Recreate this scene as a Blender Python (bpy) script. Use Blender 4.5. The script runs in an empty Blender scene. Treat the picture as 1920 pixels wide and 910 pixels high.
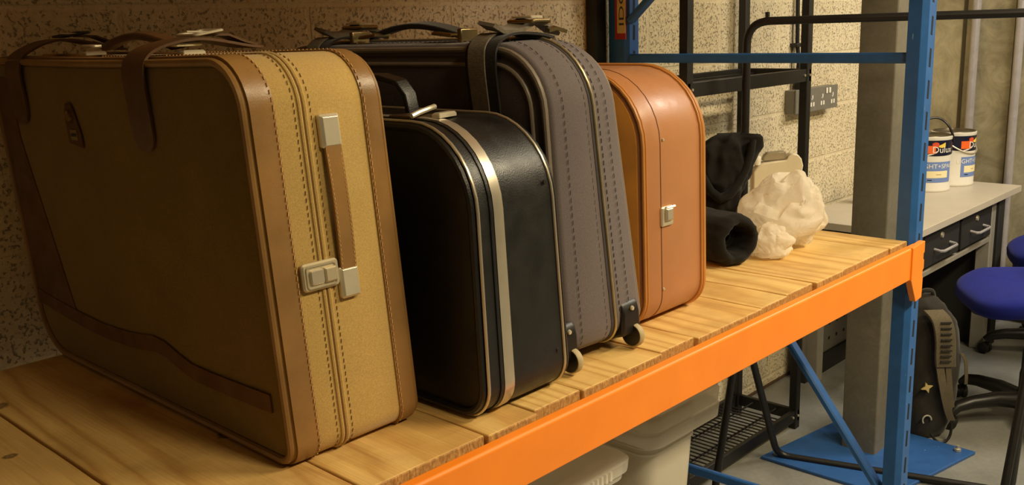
import bpy, bmesh, math, random
from mathutils import Vector, Matrix, noise
random.seed(7)
C = bpy.context.scene.collection
PI = math.pi
SH = 0.99            # top of the shelf boards
WALL = 1.92          # block wall
# ------------------------------------------------------------------ materials
def lin(c):
    return tuple(((v/255.0)/12.92 if v/255.0 <= .04045 else ((v/255.0+.055)/1.055)**2.4) for v in c) + (1.0,)
class NT:
    def __init__(s, name):
        s.m = bpy.data.materials.new(name); s.m.use_nodes = True
        s.t = s.m.node_tree; s.n = s.t.nodes; s.l = s.t.links
        s.b = s.n['Principled BSDF']
        s.tc = s.n.new('ShaderNodeTexCoord')
    def node(s, kind, **kw):
        n = s.n.new(kind)
        for k, v in kw.items():
            if k in n.inputs.keys() if isinstance(k, str) else False: n.inputs[k].default_value = v
            else: setattr(n, k, v)
        return n
    def link(s, a, b): s.l.new(a, b)
    def coord(s, scale=(1,1,1), src='Object', loc=(0,0,0), rot=(0,0,0)):
        mp = s.n.new('ShaderNodeMapping'); s.link(s.tc.outputs[src], mp.inputs[0])
        mp.inputs['Scale'].default_value = scale; mp.inputs['Location'].default_value = loc; mp.inputs['Rotation'].default_value = rot
        return mp.outputs[0]
    def noise(s, scale, detail=3, rough=.55, vec=None, dist=0):
        n = s.n.new('ShaderNodeTexNoise'); n.inputs['Scale'].default_value = scale
        n.inputs['Detail'].default_value = detail; n.inputs['Roughness'].default_value = rough; n.inputs['Distortion'].default_value = dist
        s.link(vec if vec is not None else s.tc.outputs['Object'], n.inputs['Vector']); return n.outputs['Fac']
    def ramp(s, fac, stops, interp='LINEAR'):
        r = s.n.new('ShaderNodeValToRGB'); s.link(fac, r.inputs[0]); e = r.color_ramp.elements; r.color_ramp.interpolation = interp
        while len(e) < len(stops): e.new(.5)
        for i, (p, c) in enumerate(stops): e[i].position = p; e[i].color = c
        return r.outputs[0]
    def mix(s, fac, a, b, mode='MIX'):
        m = s.n.new('ShaderNodeMix'); m.data_type = 'RGBA'; m.blend_type = mode
        for sock, v in ((m.inputs[0], fac), (m.inputs[6], a), (m.inputs[7], b)):
            if isinstance(v, (int, float, tuple)): sock.default_value = v
            else: s.link(v, sock)
        return m.outputs[2]
    def math(s, op, a, b=0.0):
        m = s.n.new('ShaderNodeMath'); m.operation = op
        for sock, v in ((m.inputs[0], a), (m.inputs[1], b)):
            if isinstance(v, (int, float)): sock.default_value = v
            else: s.link(v, sock)
        return m.outputs[0]
    def bump(s, h, strength=.3, dist=.002, normal=None):
        b = s.n.new('ShaderNodeBump'); b.inputs['Strength'].default_value = strength; b.inputs['Distance'].default_value = dist
        s.link(h, b.inputs['Height'])
        if normal is not None: s.link(normal, b.inputs['Normal'])
        s.link(b.outputs[0], s.b.inputs['Normal']); return b.outputs[0]
    def setp(s, color=None, rough=None, metal=None, **kw):
        if color is not None:
            if isinstance(color, tuple): s.b.inputs['Base Color'].default_value = color
            else: s.link(color, s.b.inputs['Base Color'])
        if rough is not None:
            if isinstance(rough, (int, float)): s.b.inputs['Roughness'].default_value = rough
            else: s.link(rough, s.b.inputs['Roughness'])
        if metal is not None: s.b.inputs['Metallic'].default_value = metal
        for k, v in kw.items(): s.b.inputs[k.replace('_', ' ')].default_value = v
        return s.m
def simple(name, rgb, rough=.5, metal=0., var=.12, scale=30, bump=0., bscale=200, **kw):
    t = NT(name); c = lin(rgb)
    f = t.noise(scale, 4)
    lo = tuple(v*(1-var) for v in c[:3])+(1,); hi = tuple(min(1, v*(1+var)) for v in c[:3])+(1,)
    col = t.ramp(f, [(.3, lo), (.7, hi)])
    if bump: t.bump(t.noise(bscale, 3), bump, .001)
    return t.setp(col, rough, metal, **kw)
def fabric(name, rgb, rough=.9, weave=900, var=.18, scale=14, strength=.35, sheen=.2):
    t = NT(name); c = lin(rgb)
    f = t.noise(scale, 5, .65)
    lo = tuple(v*(1-var) for v in c[:3])+(1,); hi = tuple(min(1, v*(1+var)) for v in c[:3])+(1,)
    col = t.ramp(f, [(.25, lo), (.75, hi)])
    a = t.noise(1, 2, .5, t.coord((weave, weave*.25, weave*.25)))
    b = t.noise(1, 2, .5, t.coord((weave*.25, weave*.25, weave)))
    d = t.noise(1, 2, .5, t.coord((weave*.25, weave, weave*.25)))
    h = t.math('ADD', t.math('ADD', a, b), d)
    col = t.mix(.45, col, t.ramp(t.math('MULTIPLY', h, .333), [(.35, (.55,.55,.55,1)), (.62, (1.35,1.35,1.35,1))]), 'MULTIPLY')
    t.bump(h, strength, .0008)
    t.setp(col, rough); t.b.inputs['Sheen Weight'].default_value = sheen
    t.b.inputs['Specular IOR Level'].default_value = .25
    return t.m
def leather(name, rgb, rough=.42, var=.2, strength=.15, scale=9):
    t = NT(name); c = lin(rgb)
    f = t.noise(scale, 6, .6)
    lo = tuple(v*(1-var) for v in c[:3])+(1,); hi = tuple(min(1, v*(1+var)) for v in c[:3])+(1,)
    col = t.ramp(f, [(.3, lo), (.7, hi)])
    v = t.n.new('ShaderNodeTexVoronoi'); v.inputs['Scale'].default_value = 420; t.link(t.tc.outputs['Object'], v.inputs['Vector'])
    t.bump(v.outputs['Distance'], strength, .0006)
    r = t.ramp(t.noise(25, 4), [(.3, (rough*.8,)*3+(1,)), (.7, (rough*1.25,)*3+(1,))])
    return t.setp(col, r)
def metal(name, rgb, rough=.3, var=.1, scale=40):
    return simple(name, rgb, rough, 1.0, var, scale, .05, 300)

def wood(name, knots=(), dark=False):
    t = NT(name)
    oi = t.n.new('ShaderNodeObjectInfo')
    geo = t.n.new('ShaderNodeNewGeometry')
    off = t.n.new('ShaderNodeCombineXYZ'); t.link(t.math('MULTIPLY', oi.outputs['Random'], 37.), off.inputs[0]); t.link(t.math('MULTIPLY', oi.outputs['Random'], 11.), off.inputs[1]); t.link(t.math('MULTIPLY', oi.outputs['Random'], 5.), off.inputs[2])
    add = t.n.new('ShaderNodeVectorMath'); t.link(t.tc.outputs['Object'], add.inputs[0]); t.link(off.outputs[0], add.inputs[1])
    off2 = t.n.new('ShaderNodeCombineXYZ')
    t.link(t.math('MULTIPLY', t.math('SUBTRACT', oi.outputs['Random'], .5), .16), off2.inputs[0])
    t.link(t.math('MULTIPLY', oi.outputs['Random'], 9.), off2.inputs[1])
    t.link(t.math('ADD', t.math('MULTIPLY', t.math('FRACT', t.math('MULTIPLY', oi.outputs['Random'], 7.3)), .10), .035), off2.inputs[2])
    add2 = t.n.new('ShaderNodeVectorMath'); t.link(t.tc.outputs['Object'], add2.inputs[0]); t.link(off2.outputs[0], add2.inputs[1])
    wn = t.n.new('ShaderNodeTexNoise'); wn.inputs['Scale'].default_value = 1; wn.inputs['Detail'].default_value = 2
    mw_ = t.n.new('ShaderNodeMapping'); t.link(add2.outputs[0], mw_.inputs[0]); mw_.inputs['Scale'].default_value = (8, .9, 8); t.link(mw_.outputs[0], wn.inputs['Vector'])
    vs1 = t.n.new('ShaderNodeVectorMath'); vs1.operation = 'SUBTRACT'; t.link(wn.outputs['Color'], vs1.inputs[0]); vs1.inputs[1].default_value = (.5,.5,.5)
    vs2 = t.n.new('ShaderNodeVectorMath'); vs2.operation = 'SCALE'; t.link(vs1.outputs[0], vs2.inputs[0]); vs2.inputs['Scale'].default_value = .07
    vs3 = t.n.new('ShaderNodeVectorMath'); t.link(add2.outputs[0], vs3.inputs[0]); t.link(vs2.outputs[0], vs3.inputs[1])
    mp2 = t.n.new('ShaderNodeMapping'); t.link(vs3.outputs[0], mp2.inputs[0]); mp2.inputs['Rotation'].default_value = (.035, 0, .02)
    w = t.n.new('ShaderNodeTexWave'); w.wave_type = 'RINGS'; w.rings_direction = 'Y'
    t.link(mp2.outputs[0], w.inputs['Vector']); w.inputs['Scale'].default_value = 14; w.inputs['Distortion'].default_value = .6; w.inputs['Detail'].default_value = 2
    base = t.ramp(w.outputs['Fac'], [(0, lin((234,206,142))), (.55, lin((229,199,134))), (.88, lin((221,189,123))), (1, lin((207,171,107)))])
    tint = t.ramp(oi.outputs['Random'], [(0, lin((255,236,206))), (.5, lin((238,216,182))), (1, lin((255,246,226)))])
    col = t.mix(.75, base, tint, 'MULTIPLY')
    fine = t.noise(1, 4, .6, t.coord((260, 5, 260)))
    col = t.mix(.4, col, t.ramp(fine, [(.3, (.62,.58,.52,1)), (.65, (1.1,1.1,1.1,1))]), 'MULTIPLY')
    dirt = t.noise(6, 5, .65, add.outputs[0])
    col = t.mix(t.ramp(dirt, [(.5, (0,0,0,1)), (.75, (.55,.55,.55,1))]), col, lin((160,122,72)))
    # end grain
    sep = t.n.new('ShaderNodeSeparateXYZ'); t.link(geo.outputs['Normal'], sep.inputs[0])
    endm = t.math('GREATER_THAN', t.math('ABSOLUTE', sep.outputs[1]), .6)
    eg = t.ramp(t.noise(1, 5, .7, t.coord((220, 60, 90))), [(.3, lin((122,84,40))), (.7, lin((214,166,96)))])
    col = t.mix(endm, col, eg)
    for (kx, ky, kr, ks) in knots:
        vm = t.n.new('ShaderNodeVectorMath'); vm.operation = 'SUBTRACT'; t.link(geo.outputs['Position'], vm.inputs[0]); vm.inputs[1].default_value = (kx, ky, SH)
        m3 = t.n.new('ShaderNodeMapping'); t.link(vm.outputs[0], m3.inputs[0]); m3.inputs['Scale'].default_value = (1, ks, .2)
        ln = t.n.new('ShaderNodeVectorMath'); ln.operation = 'LENGTH'; t.link(m3.outputs[0], ln.inputs[0])
        dn = t.math('ADD', ln.outputs['Value'], t.math('MULTIPLY', t.noise(160, 2), kr*.5))
        k = t.ramp(t.math('DIVIDE', dn, kr), [(.25, (1,1,1,1)), (.45, (.55,.55,.55,1)), (.75, (.8,.8,.8,1)), (1, (0,0,0,1))])
        col = t.mix(k, col, lin((74,46,22)))
    t.bump(t.math('ADD', fine, t.math('MULTIPLY', endm, t.noise(1, 5, .7, t.coord((300, 60, 120))))), .35, .0012)
    return t.setp(col, .62)

def wall_mat(name):
    t = NT(name)
    mp = t.coord((1,1,1), 'Object', rot=(PI/2, 0, 0))
    sep = t.n.new('ShaderNodeSeparateXYZ'); t.link(t.tc.outputs['Object'], sep.inputs[0])
    cb = t.n.new('ShaderNodeCombineXYZ')
    t.link(t.math('ADD', sep.outputs[0], WX), cb.inputs[0]); t.link(t.math('ADD', sep.outputs[2], WZ), cb.inputs[1])
    wn = t.noise(9, 3)
    br = t.n.new('ShaderNodeTexBrick'); t.link(cb.outputs[0], br.inputs['Vector'])
    br.inputs['Scale'].default_value = 1; br.inputs['Brick Width'].default_value = .45; br.inputs['Row Height'].default_value = .225
    br.inputs['Mortar Size'].default_value = .009; br.inputs['Mortar Smooth'].default_value = .6; br.offset = .5
    br.inputs['Color1'].default_value = (1,1,1,1); br.inputs['Color2'].default_value = (.95,.95,.95,1); br.inputs['Mortar'].default_value = (0,0,0,1)
    mort = br.outputs['Fac']
    pits = t.ramp(t.noise(115, 3, .6), [(.33, (0,0,0,1)), (.44, (1,1,1,1))])
    pv = t.noise(55, 5, .7)
    big = t.noise(2.2, 4)
    col = t.ramp(big, [(.3, lin((222,206,170))), (.7, lin((238,224,190)))])
    col = t.mix(1., col, t.ramp(pv, [(.3, (.86,.83,.78,1)), (.6, (1,1,1,1))]), 'MULTIPLY')
    pm = t.math('MULTIPLY', t.math('SUBTRACT', 1., pits), t.math('SUBTRACT', 1., mort))
    col = t.mix(t.math('MULTIPLY', pm, .42), col, lin((92,76,52)))
    col = t.mix(t.math('MULTIPLY', mort, .35), col, lin((222,206,168)))
    h = t.math('ADD', t.math('MULTIPLY', pv, .5), t.math('MULTIPLY', pits, .8))
    h2 = t.math('ADD', t.math('MULTIPLY', h, t.math('SUBTRACT', 1., t.math('MULTIPLY', mort, .8))), t.math('MULTIPLY', mort, .55))
    t.bump(h2, .9, .008)
    return t.setp(col, .75)
WX, WZ = .225 - 1.125 + .45*10, -1.62 + .225*20

M = {}
M['wall'] = wall_mat('painted_block')
def galv(name, a, b, c, scale=26, rough=.55, metal=.35):
    t = NT(name)
    v = t.n.new('ShaderNodeTexVoronoi'); v.inputs['Scale'].default_value = scale; t.link(t.tc.outputs['Object'], v.inputs['Vector'])
    f = t.noise(scale*.8, 5, .7, dist=1.2); g = t.noise(2.5, 4)
    col = t.mix(.55, t.ramp(f, [(.3, lin(a)), (.52, lin(b)), (.75, lin(c))]), t.ramp(g, [(.3, lin(a)), (.7, lin(c))]))
    t.bump(f, .1, .001)
    return t.setp(col, rough, metal)
M['galv'] = galv('galvanised_column', (94,89,76), (112,106,91), (134,128,112), 40, .5, .15)
M['sheet'] = galv('galvanised_sheet', (104,98,76), (168,158,128), (214,204,172), 11, .5, .2)
def floor_mat():
    t = NT('grey_painted_floor'); g = t.noise(3, 5); f = t.noise(60, 4)
    col = t.ramp(g, [(.3, lin((118,118,113))), (.7, lin((146,145,138)))])
    sp = t.ramp(f, [(.3, (.82,.82,.8,1)), (.6, (1,1,1,1))])
    col = t.mix(.7, col, sp, 'MULTIPLY'); t.bump(f, .08, .001)
    return t.setp(col, t.ramp(g, [(.3, (.28,.28,.28,1)), (.7, (.5,.5,.5,1))]))
M['floor'] = floor_mat()
M['ceiling'] = simple('ceiling_paint', (190,180,160), .9)
M['wood'] = wood('scaffold_board', knots=((.476,1.615,.03,1.2),(.66,1.22,.026,1.3),(.70,1.62,.02,1.2),(.42,1.40,.016,1.2),(1.6,1.25,.02,.7)))
M['orange'] = simple('orange_paint', (252,140,36), .42, var=.05, scale=12, bump=.05, bscale=90)
def blue_mat(name, rgb):
    t = NT(name); c = lin(rgb)
    f = t.noise(20, 5, .6)
    col = t.ramp(f, [(.3, tuple(v*.86 for v in c[:3])+(1,)), (.7, tuple(v*1.1 for v in c[:3])+(1,))])
    s = t.noise(1, 3, .7, t.coord((60, 60, 14), rot=(.5,.6,.2)))
    col = t.mix(t.ramp(s, [(.70, (0,0,0,1)), (.76, (.6,.6,.6,1))]), col, lin((150,190,215)))
    t.bump(f, .05, .001); return t.setp(col, .4)
M['blue'] = blue_mat('blue_paint', (38,94,162))
M['blue_floor'] = blue_mat('blue_floor_plate', (44,88,150))
M['black_steel'] = simple('black_steel', (20,17,14), .45, var=.3, scale=50, bump=.05)
M['rubber'] = simple('black_rubber', (18,16,15), .6)
M['black_plastic'] = simple('black_plastic', (24,21,19), .4)
M['steel'] = simple('bright_steel', (208,198,174), .34, .6, .06)
M['chrome'] = simple('chrome', (226,216,190), .34, .55, .06)
M['brushed'] = simple('brushed_plate', (206,192,160), .42, .5, .06)
M['pipe'] = simple('steel_conduit', (178,172,172), .35, .3, .08)
M['canvas'] = fabric('tan_canvas', (184,152,88), .85, 1500, .08, 6, .3)
M['canvas_shaded'] = fabric('tan_canvas_shaded', (120,96,32), .95, 1300, .16, 7, .25)  # same canvas, darkened to paint shade onto the broad side faces
M['leather'] = leather('brown_leather', (140,104,58), .36)
M['dark_leather'] = leather('dark_brown_leather', (92,62,32), .5)
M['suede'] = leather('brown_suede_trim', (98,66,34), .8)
M['thread'] = simple('pale_thread', (196,150,96), .8)
M['thread_dark'] = simple('dark_thread', (112,80,42), .8)
M['seam'] = simple('seam_brown', (110,76,36), .8)  # brown of the zip seam cord
M['black_leather'] = leather('black_leatherette', (24,23,22), .40, .3, .25)
M['black_face'] = leather('black_leatherette_side', (17,15,13), .55, .3, .2)
M['silver_trim'] = simple('silver_trim', (206,196,176), .32, .75, .06)
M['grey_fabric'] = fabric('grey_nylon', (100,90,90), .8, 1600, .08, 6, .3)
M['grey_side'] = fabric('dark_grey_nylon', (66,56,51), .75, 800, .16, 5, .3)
M['grey_pipe'] = simple('grey_piping', (126,114,100), .45)
M['zip'] = simple('zip_metal', (190,176,140), .35, .7)
M['webbing'] = fabric('grey_webbing', (118,108,92), .7, 500, .15, 30, .6)
M['webbing_dark'] = fabric('black_webbing', (34,29,26), .7, 500, .15, 30, .6)
M['tan_hard'] = leather('tan_leatherette', (174,118,76), .38, .07, .12, 5)
M['tan_side'] = leather('tan_suede_side', (206,138,54), .6, .15, .1, 12)
M['tan_trim'] = leather('tan_piping', (190,128,64), .42, .1, .1)
M['wheel'] = simple('grey_wheel_rubber', (176,160,122), .6)
M['brass'] = metal('brass', (156,138,100), .3)
M['jacket'] = fabric('black_cloth', (19,17,15), .9, 600, .3, 10, .3, .06)
M['white_plastic'] = simple('white_moulded_plastic', (226,216,188), .4, var=.04)
M['clear_smoke'] = simple('smoky_clear_plastic', (196,184,158), .2, var=.05, Transmission_Weight=.5)
M['socket'] = simple('grey_metalclad', (118,114,104), .45, var=.05)
M['white'] = simple('white_paint', (235,230,215), .5, var=.03)
M['bench_top'] = simple('bench_laminate', (190,180,162), .42, var=.05, scale=9)
M['bench_grey'] = simple('bench_grey_steel', (140,134,122), .5, var=.05)
M['bench_panel'] = simple('bench_panel', (112,106,92), .6, var=.06)
M['drawer'] = simple('drawer_black', (30,28,25), .7)
M['blue_fabric'] = fabric('blue_upholstery', (22,32,122), .9, 900, .12, 20, .4, .04)
M['pack'] = fabric('backpack_black', (40,35,27), .8, 500, .3, 12, .3)
M['pack_grey'] = fabric('backpack_grey', (92,82,62), .8, 500, .2, 12, .3)
M['tin_white'] = simple('tin_white', (226,220,206), .35, var=.03)
M['tin_navy'] = simple('tin_navy', (22,24,44), .35)
M['tin_blue'] = simple('tin_label_blue', (112,136,190), .45, var=.04)
M['tin_cream'] = simple('tin_label_cream', (240,226,178), .5, var=.03)
M['sticker_orange'] = simple('orange_sticker', (240,104,34), .5, var=.04)
M['yellow'] = simple('yellow_print', (238,206,84), .5)
M['pinkred'] = simple('red_print', (214,78,44), .5)
M['red'] = simple('dark_red_cloth', (120,16,26), .7)
M['label_cream'] = simple('label_cream', (214,190,120), .6)
M['label_red'] = simple('label_red', (170,40,24), .6)
M['ink'] = simple('label_ink', (60,52,30), .6)
M['purple'] = simple('bottle_lilac', (110,104,150), .4)
def plastic(name, rgb, trans, rough, alpha_mix=0., tl=0.):
    t = NT(name); t.setp(lin(rgb), rough)
    t.b.inputs['Transmission Weight'].default_value = trans; t.b.inputs['IOR'].default_value = 1.2
    out = t.n['Material Output']
    if tl:
        tr = t.n.new('ShaderNodeBsdfTranslucent'); tr.inputs[0].default_value = lin(rgb)
        mx = t.n.new('ShaderNodeMixShader'); mx.inputs[0].default_value = tl
        t.link(t.b.outputs[0], mx.inputs[1]); t.link(tr.outputs[0], mx.inputs[2]); last = mx.outputs[0]
    else: last = t.b.outputs[0]
    if alpha_mix:
        tp = t.n.new('ShaderNodeBsdfTransparent'); m2 = t.n.new('ShaderNodeMixShader'); m2.inputs[0].default_value = alpha_mix
        t.link(last, m2.inputs[1]); t.link(tp.outputs[0], m2.inputs[2]); last = m2.outputs[0]
    t.link(last, out.inputs[0]); return t.m
M['bag'] = plastic('white_polythene', (255,250,238), 0, .3, .2, .55)
_n = M['bag'].node_tree.nodes; _l = M['bag'].node_tree.links
_tc = _n.new('ShaderNodeTexCoord'); _v = _n.new('ShaderNodeTexVoronoi'); _v.feature = 'DISTANCE_TO_EDGE'; _v.inputs['Scale'].default_value = 42
_ns = _n.new('ShaderNodeTexNoise'); _ns.inputs['Scale'].default_value = 14; _l.new(_tc.outputs['Object'], _ns.inputs['Vector'])
_mx = _n.new('ShaderNodeMix'); _mx.data_type = 'VECTOR'; _mx.inputs[0].default_value = .12; _l.new(_tc.outputs['Object'], _mx.inputs[4]); _l.new(_ns.outputs['Color'], _mx.inputs[5]); _l.new(_mx.outputs[1], _v.inputs['Vector'])
_b = _n.new('ShaderNodeBump'); _b.inputs['Strength'].default_value = .45; _b.inputs['Distance'].default_value = .006; _l.new(_v.outputs['Distance'], _b.inputs['Height']); _l.new(_b.outputs[0], _n['Principled BSDF'].inputs['Normal'])
M['tub'] = plastic('clear_polypropylene', (250,246,236), 0, .15, .42, .55)
M['tub_lid'] = plastic('clear_lid', (252,248,240), 0, .12, .35, .45)

# ------------------------------------------------------------------ mesh builder
class MB:
    def __init__(s): s.v = []; s.f = []
    def add(s, vs, fs):
        o = len(s.v); s.v += [Vector(v) for v in vs]; s.f += [tuple(i+o for i in f) for f in fs]; return s
    def box(s, a, b):
        (x0,y0,z0),(x1,y1,z1) = a, b
        return s.add([(x0,y0,z0),(x1,y0,z0),(x1,y1,z0),(x0,y1,z0),(x0,y0,z1),(x1,y0,z1),(x1,y1,z1),(x0,y1,z1)],
              [(0,3,2,1),(4,5,6,7),(0,1,5,4),(1,2,6,5),(2,3,7,6),(3,0,4,7)])
    def bar(s, p, q, w, h, up=(0,0,1), ch=0.0):
        p, q = Vector(p), Vector(q); d = (q-p).normalized(); up = Vector(up)
        sd = d.cross(up)
        if sd.length < 1e-5: sd = d.cross(Vector((1,0,0)))
        sd.normalize(); u = sd.cross(d).normalized()
        c = min(ch, w*.49, h*.49)
        if c > 0:
            pr = [(-w/2+c,-h/2),(w/2-c,-h/2),(w/2,-h/2+c),(w/2,h/2-c),(w/2-c,h/2),(-w/2+c,h/2),(-w/2,h/2-c),(-w/2,-h/2+c)]
        else: pr = [(-w/2,-h/2),(w/2,-h/2),(w/2,h/2),(-w/2,h/2)]
        n = len(pr)
        vs = [p+sd*a+u*b for a,b in pr]+[q+sd*a+u*b for a,b in pr]
        return s.add(vs, [tuple(reversed(range(n))), tuple(range(n,2*n))]+[(i,(i+1)%n,n+(i+1)%n,n+i) for i in range(n)])
    def tube(s, pts, r, seg=10, closed=False, cap=True):
        pts = [Vector(p) for p in pts]; n = len(pts)
        rs = r if isinstance(r, (list, tuple)) else [r]*n
        t0 = (pts[1]-pts[0]).normalized()
        ref = Vector((0,0,1)) if abs(t0.z) < .9 else Vector((1,0,0))
        nrm = (ref - t0*ref.dot(t0)).normalized(); vs = []
        for i in range(n):
            if closed: t = pts[(i+1)%n]-pts[i-1]
            else: t = pts[min(i+1,n-1)]-pts[max(i-1,0)]
            if t.length < 1e-9: t = t0.copy()
            t.normalize(); nrm = (nrm - t*nrm.dot(t))
            if nrm.length < 1e-6: nrm = t.orthogonal()
            nrm.normalize(); bn = t.cross(nrm)
            for k in range(seg):
                a = 2*PI*k/seg; vs.append(pts[i]+(nrm*math.cos(a)+bn*math.sin(a))*rs[i])
        fs = []
        for i in range(n if closed else n-1):
            j = (i+1)%n
            for k in range(seg):
                fs.append((i*seg+k, i*seg+(k+1)%seg, j*seg+(k+1)%seg, j*seg+k))
        if not closed and cap: fs += [tuple(reversed(range(seg))), tuple((n-1)*seg+k for k in range(seg))]
        return s.add(vs, fs)
    def lathe(s, prof, c=(0,0,0), seg=32, axis='Z', mat=None):
        vs = []; n = len(prof)
        for k in range(seg):
            a = 2*PI*k/seg
            for (r, h) in prof:
                p = Vector((r*math.cos(a), r*math.sin(a), h))
                if axis == 'X': p = Vector((p.z, p.x, p.y))
                elif axis == 'Y': p = Vector((p.x, p.z, p.y))
                if mat is not None: p = mat @ p
                vs.append(p+Vector(c))
        fs = []
        for k in range(seg):
            k2 = (k+1)%seg
            for i in range(n-1): fs.append((k*n+i, k2*n+i, k2*n+i+1, k*n+i+1))
        return s.add(vs, fs)
    def prism(s, poly, fn0, fn1):
        n = len(poly); vs = [fn0(*p) for p in poly]+[fn1(*p) for p in poly]
        return s.add(vs, [tuple(range(n)), tuple(reversed(range(n,2*n)))]+[(i,n+i,n+(i+1)%n,(i+1)%n) for i in range(n)])
    def rings(s, rings, cap0=True, cap1=True):
        n = len(rings[0]); vs = [p for r in rings for p in r]; fs = []
        for i in range(len(rings)-1):
            for k in range(n): fs.append((i*n+k, i*n+(k+1)%n, (i+1)*n+(k+1)%n, (i+1)*n+k))
        if cap0: fs.append(tuple(reversed(range(n))))
        if cap1: fs.append(tuple((len(rings)-1)*n+k for k in range(n)))
        return s.add(vs, fs)
    def ribbon(s, path, widths, wdir, th):
        """strap: centre path, half-width list, width direction, thickness"""
        path = [Vector(p) for p in path]; n = len(path); wdir = Vector(wdir).normalized(); rings = []
        for i in range(n):
            t = (path[min(i+1,n-1)]-path[max(i-1,0)]).normalized(); nn = t.cross(wdir).normalized(); w = widths[i] if isinstance(widths,(list,tuple)) else widths
            p = path[i]
            rings.append([p-wdir*w-nn*th/2, p+wdir*w-nn*th/2, p+wdir*w+nn*th/2, p-wdir*w+nn*th/2])
        return s.rings(rings)
    def build(s, name, mat, parent=None, loc=None, smooth=True, angle=40, bevel=0, bseg=2, subsurf=0):
        base = Vector((0,0,0))
        if parent is not None:
            p = parent
            while p.parent: p = p.parent
            base = Vector(p.location)
        elif loc is not None: base = Vector(loc)
        me = bpy.data.meshes.new(name)
        me.from_pydata([tuple(v-base) for v in s.v], [], s.f); me.update()
        bm = bmesh.new(); bm.from_mesh(me); bmesh.ops.recalc_face_normals(bm, faces=bm.faces); bm.to_mesh(me); bm.free()
        if smooth:
            me.shade_smooth(); me.set_sharp_from_angle(angle=math.radians(angle))
        else: me.shade_flat()
        me.materials.append(mat)
        o = bpy.data.objects.new(name, me); C.objects.link(o)
        if parent is not None: o.parent = parent
        elif loc is not None: o.location = base
        if bevel:
            b = o.modifiers.new('bevel', 'BEVEL'); b.width = bevel; b.segments = bseg; b.limit_method = 'ANGLE'; b.angle_limit = math.radians(35)
        if subsurf:
            b = o.modifiers.new('sub', 'SUBSURF'); b.levels = subsurf; b.render_levels = subsurf
        return o
def thing(name, label, cat, loc, group=None):
    o = bpy.data.objects.new(name, None); C.objects.link(o); o.location = loc; o.empty_display_size = .05
    o['label'] = label; o['category'] = cat
    if group: o['group'] = group
    return o
def tag(o, label, cat, group=None, kind=None):
    o['label'] = label; o['category'] = cat
    if group: o['group'] = group
    if kind: o['kind'] = kind
    return o
def struct(o): o['kind'] = 'structure'; return o
def copy_tree(o, parent=None):
    c = o.copy(); C.objects.link(c)
    if parent is not None: c.parent = parent
    for ch in list(o.children): copy_tree(ch, c)
    return c
def text_geo(body, size):
    cu = bpy.data.curves.new('lettering', 'FONT'); cu.body = body; cu.size = size; cu.align_x = 'CENTER'; cu.align_y = 'CENTER'; cu.resolution_u = 3
    o = bpy.data.objects.new('lettering', cu); C.objects.link(o)
    dg = bpy.context.evaluated_depsgraph_get(); dg.update()
    me = bpy.data.meshes.new_from_object(o.evaluated_get(dg))
    vs = [v.co.copy() for v in me.vertices]; fs = [tuple(p.vertices) for p in me.polygons]
    bpy.data.objects.remove(o); bpy.data.curves.remove(cu); bpy.data.meshes.remove(me)
    return vs, fs
def arc(cx, cy, r, a0, a1, n): return [(cx+r*math.cos(a0+(a1-a0)*i/n), cy+r*math.sin(a0+(a1-a0)*i/n)) for i in range(n+1)]
def rrect(x0, x1, y0, y1, r, n=5):
    return arc(x1-r, y1-r, r, 0, PI/2, n)+arc(x0+r, y1-r, r, PI/2, PI, n)+arc(x0+r, y0+r, r, PI, 1.5*PI, n)+arc(x1-r, y0+r, r, 1.5*PI, 2*PI, n)

# ------------------------------------------------------------------ camera
f_px, pitch, roll, yaw = 1806.27, .222772, -.034015, .808422
fw = Vector((math.sin(yaw)*math.cos(pitch), math.cos(yaw)*math.cos(pitch), -math.sin(pitch)))
r0 = Vector((math.cos(yaw), -math.sin(yaw), 0)); u0 = r0.cross(fw)
rt = r0*math.cos(roll)+u0*math.sin(roll); up = -r0*math.sin(roll)+u0*math.cos(roll)
cam = bpy.data.cameras.new('camera'); co = bpy.data.objects.new('camera', cam); C.objects.link(co)
cam.sensor_fit = 'HORIZONTAL'; cam.sensor_width = 36; cam.lens = f_px/1920*36; cam.clip_start = .05
mw = Matrix.Identity(4)
for i in range(3): mw[i][0] = rt[i]; mw[i][1] = up[i]; mw[i][2] = -fw[i]
mw[2][3] = 1.561
co.matrix_world = mw
bpy.context.scene.camera = co

# ------------------------------------------------------------------ room
WR = 5.12
o = struct(MB().box((-2.5,-3,-.1),(WR+.1,WALL+.1,0)).build('floor', M['floor'], smooth=False))
o = struct(MB().box((-2.5,WALL,0),(WR,WALL+.1,2.9)).build('wall_back', M['wall'], smooth=False))
o = struct(MB().box((WR,-3,0),(WR+.1,WALL+.1,2.9)).build('wall_right', M['sheet'], smooth=False))
o = struct(MB().box((-2.5,-3,2.9),(WR+.1,WALL+.1,3.0)).build('ceiling', M['ceiling'], smooth=False))
# dark joints of the sheet wall
for i, (y, w) in enumerate(((1.725,.016),(1.487,.014),(1.2,.014))):
    struct(MB().box((WR-.004,y-w/2,0),(WR,y+w/2,2.9)).build('trim_%d' % (i+1), simple('sheet_joint', (74,66,48), .6), smooth=False))
# floor-wall dark line
struct(MB().box((2.5,WALL-.006,0),(WR,WALL,.012)).build('baseboard_back', simple('floor_joint', (84,62,40), .9), smooth=False))
for i, y in enumerate((1.665,1.462)):
    mb = MB().tube([(WR-.028,y,.0),(WR-.028,y,2.9)], .02, 14)
    p = mb.build('steel_conduit', M['pipe'], loc=(WR-.028,y,0))
    tag(p, ['vertical steel conduit on the sheet wall rising behind the paint tins', 'vertical steel conduit on the sheet wall at the end of the workbench'][i], 'pipe', 'steel conduits')

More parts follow.
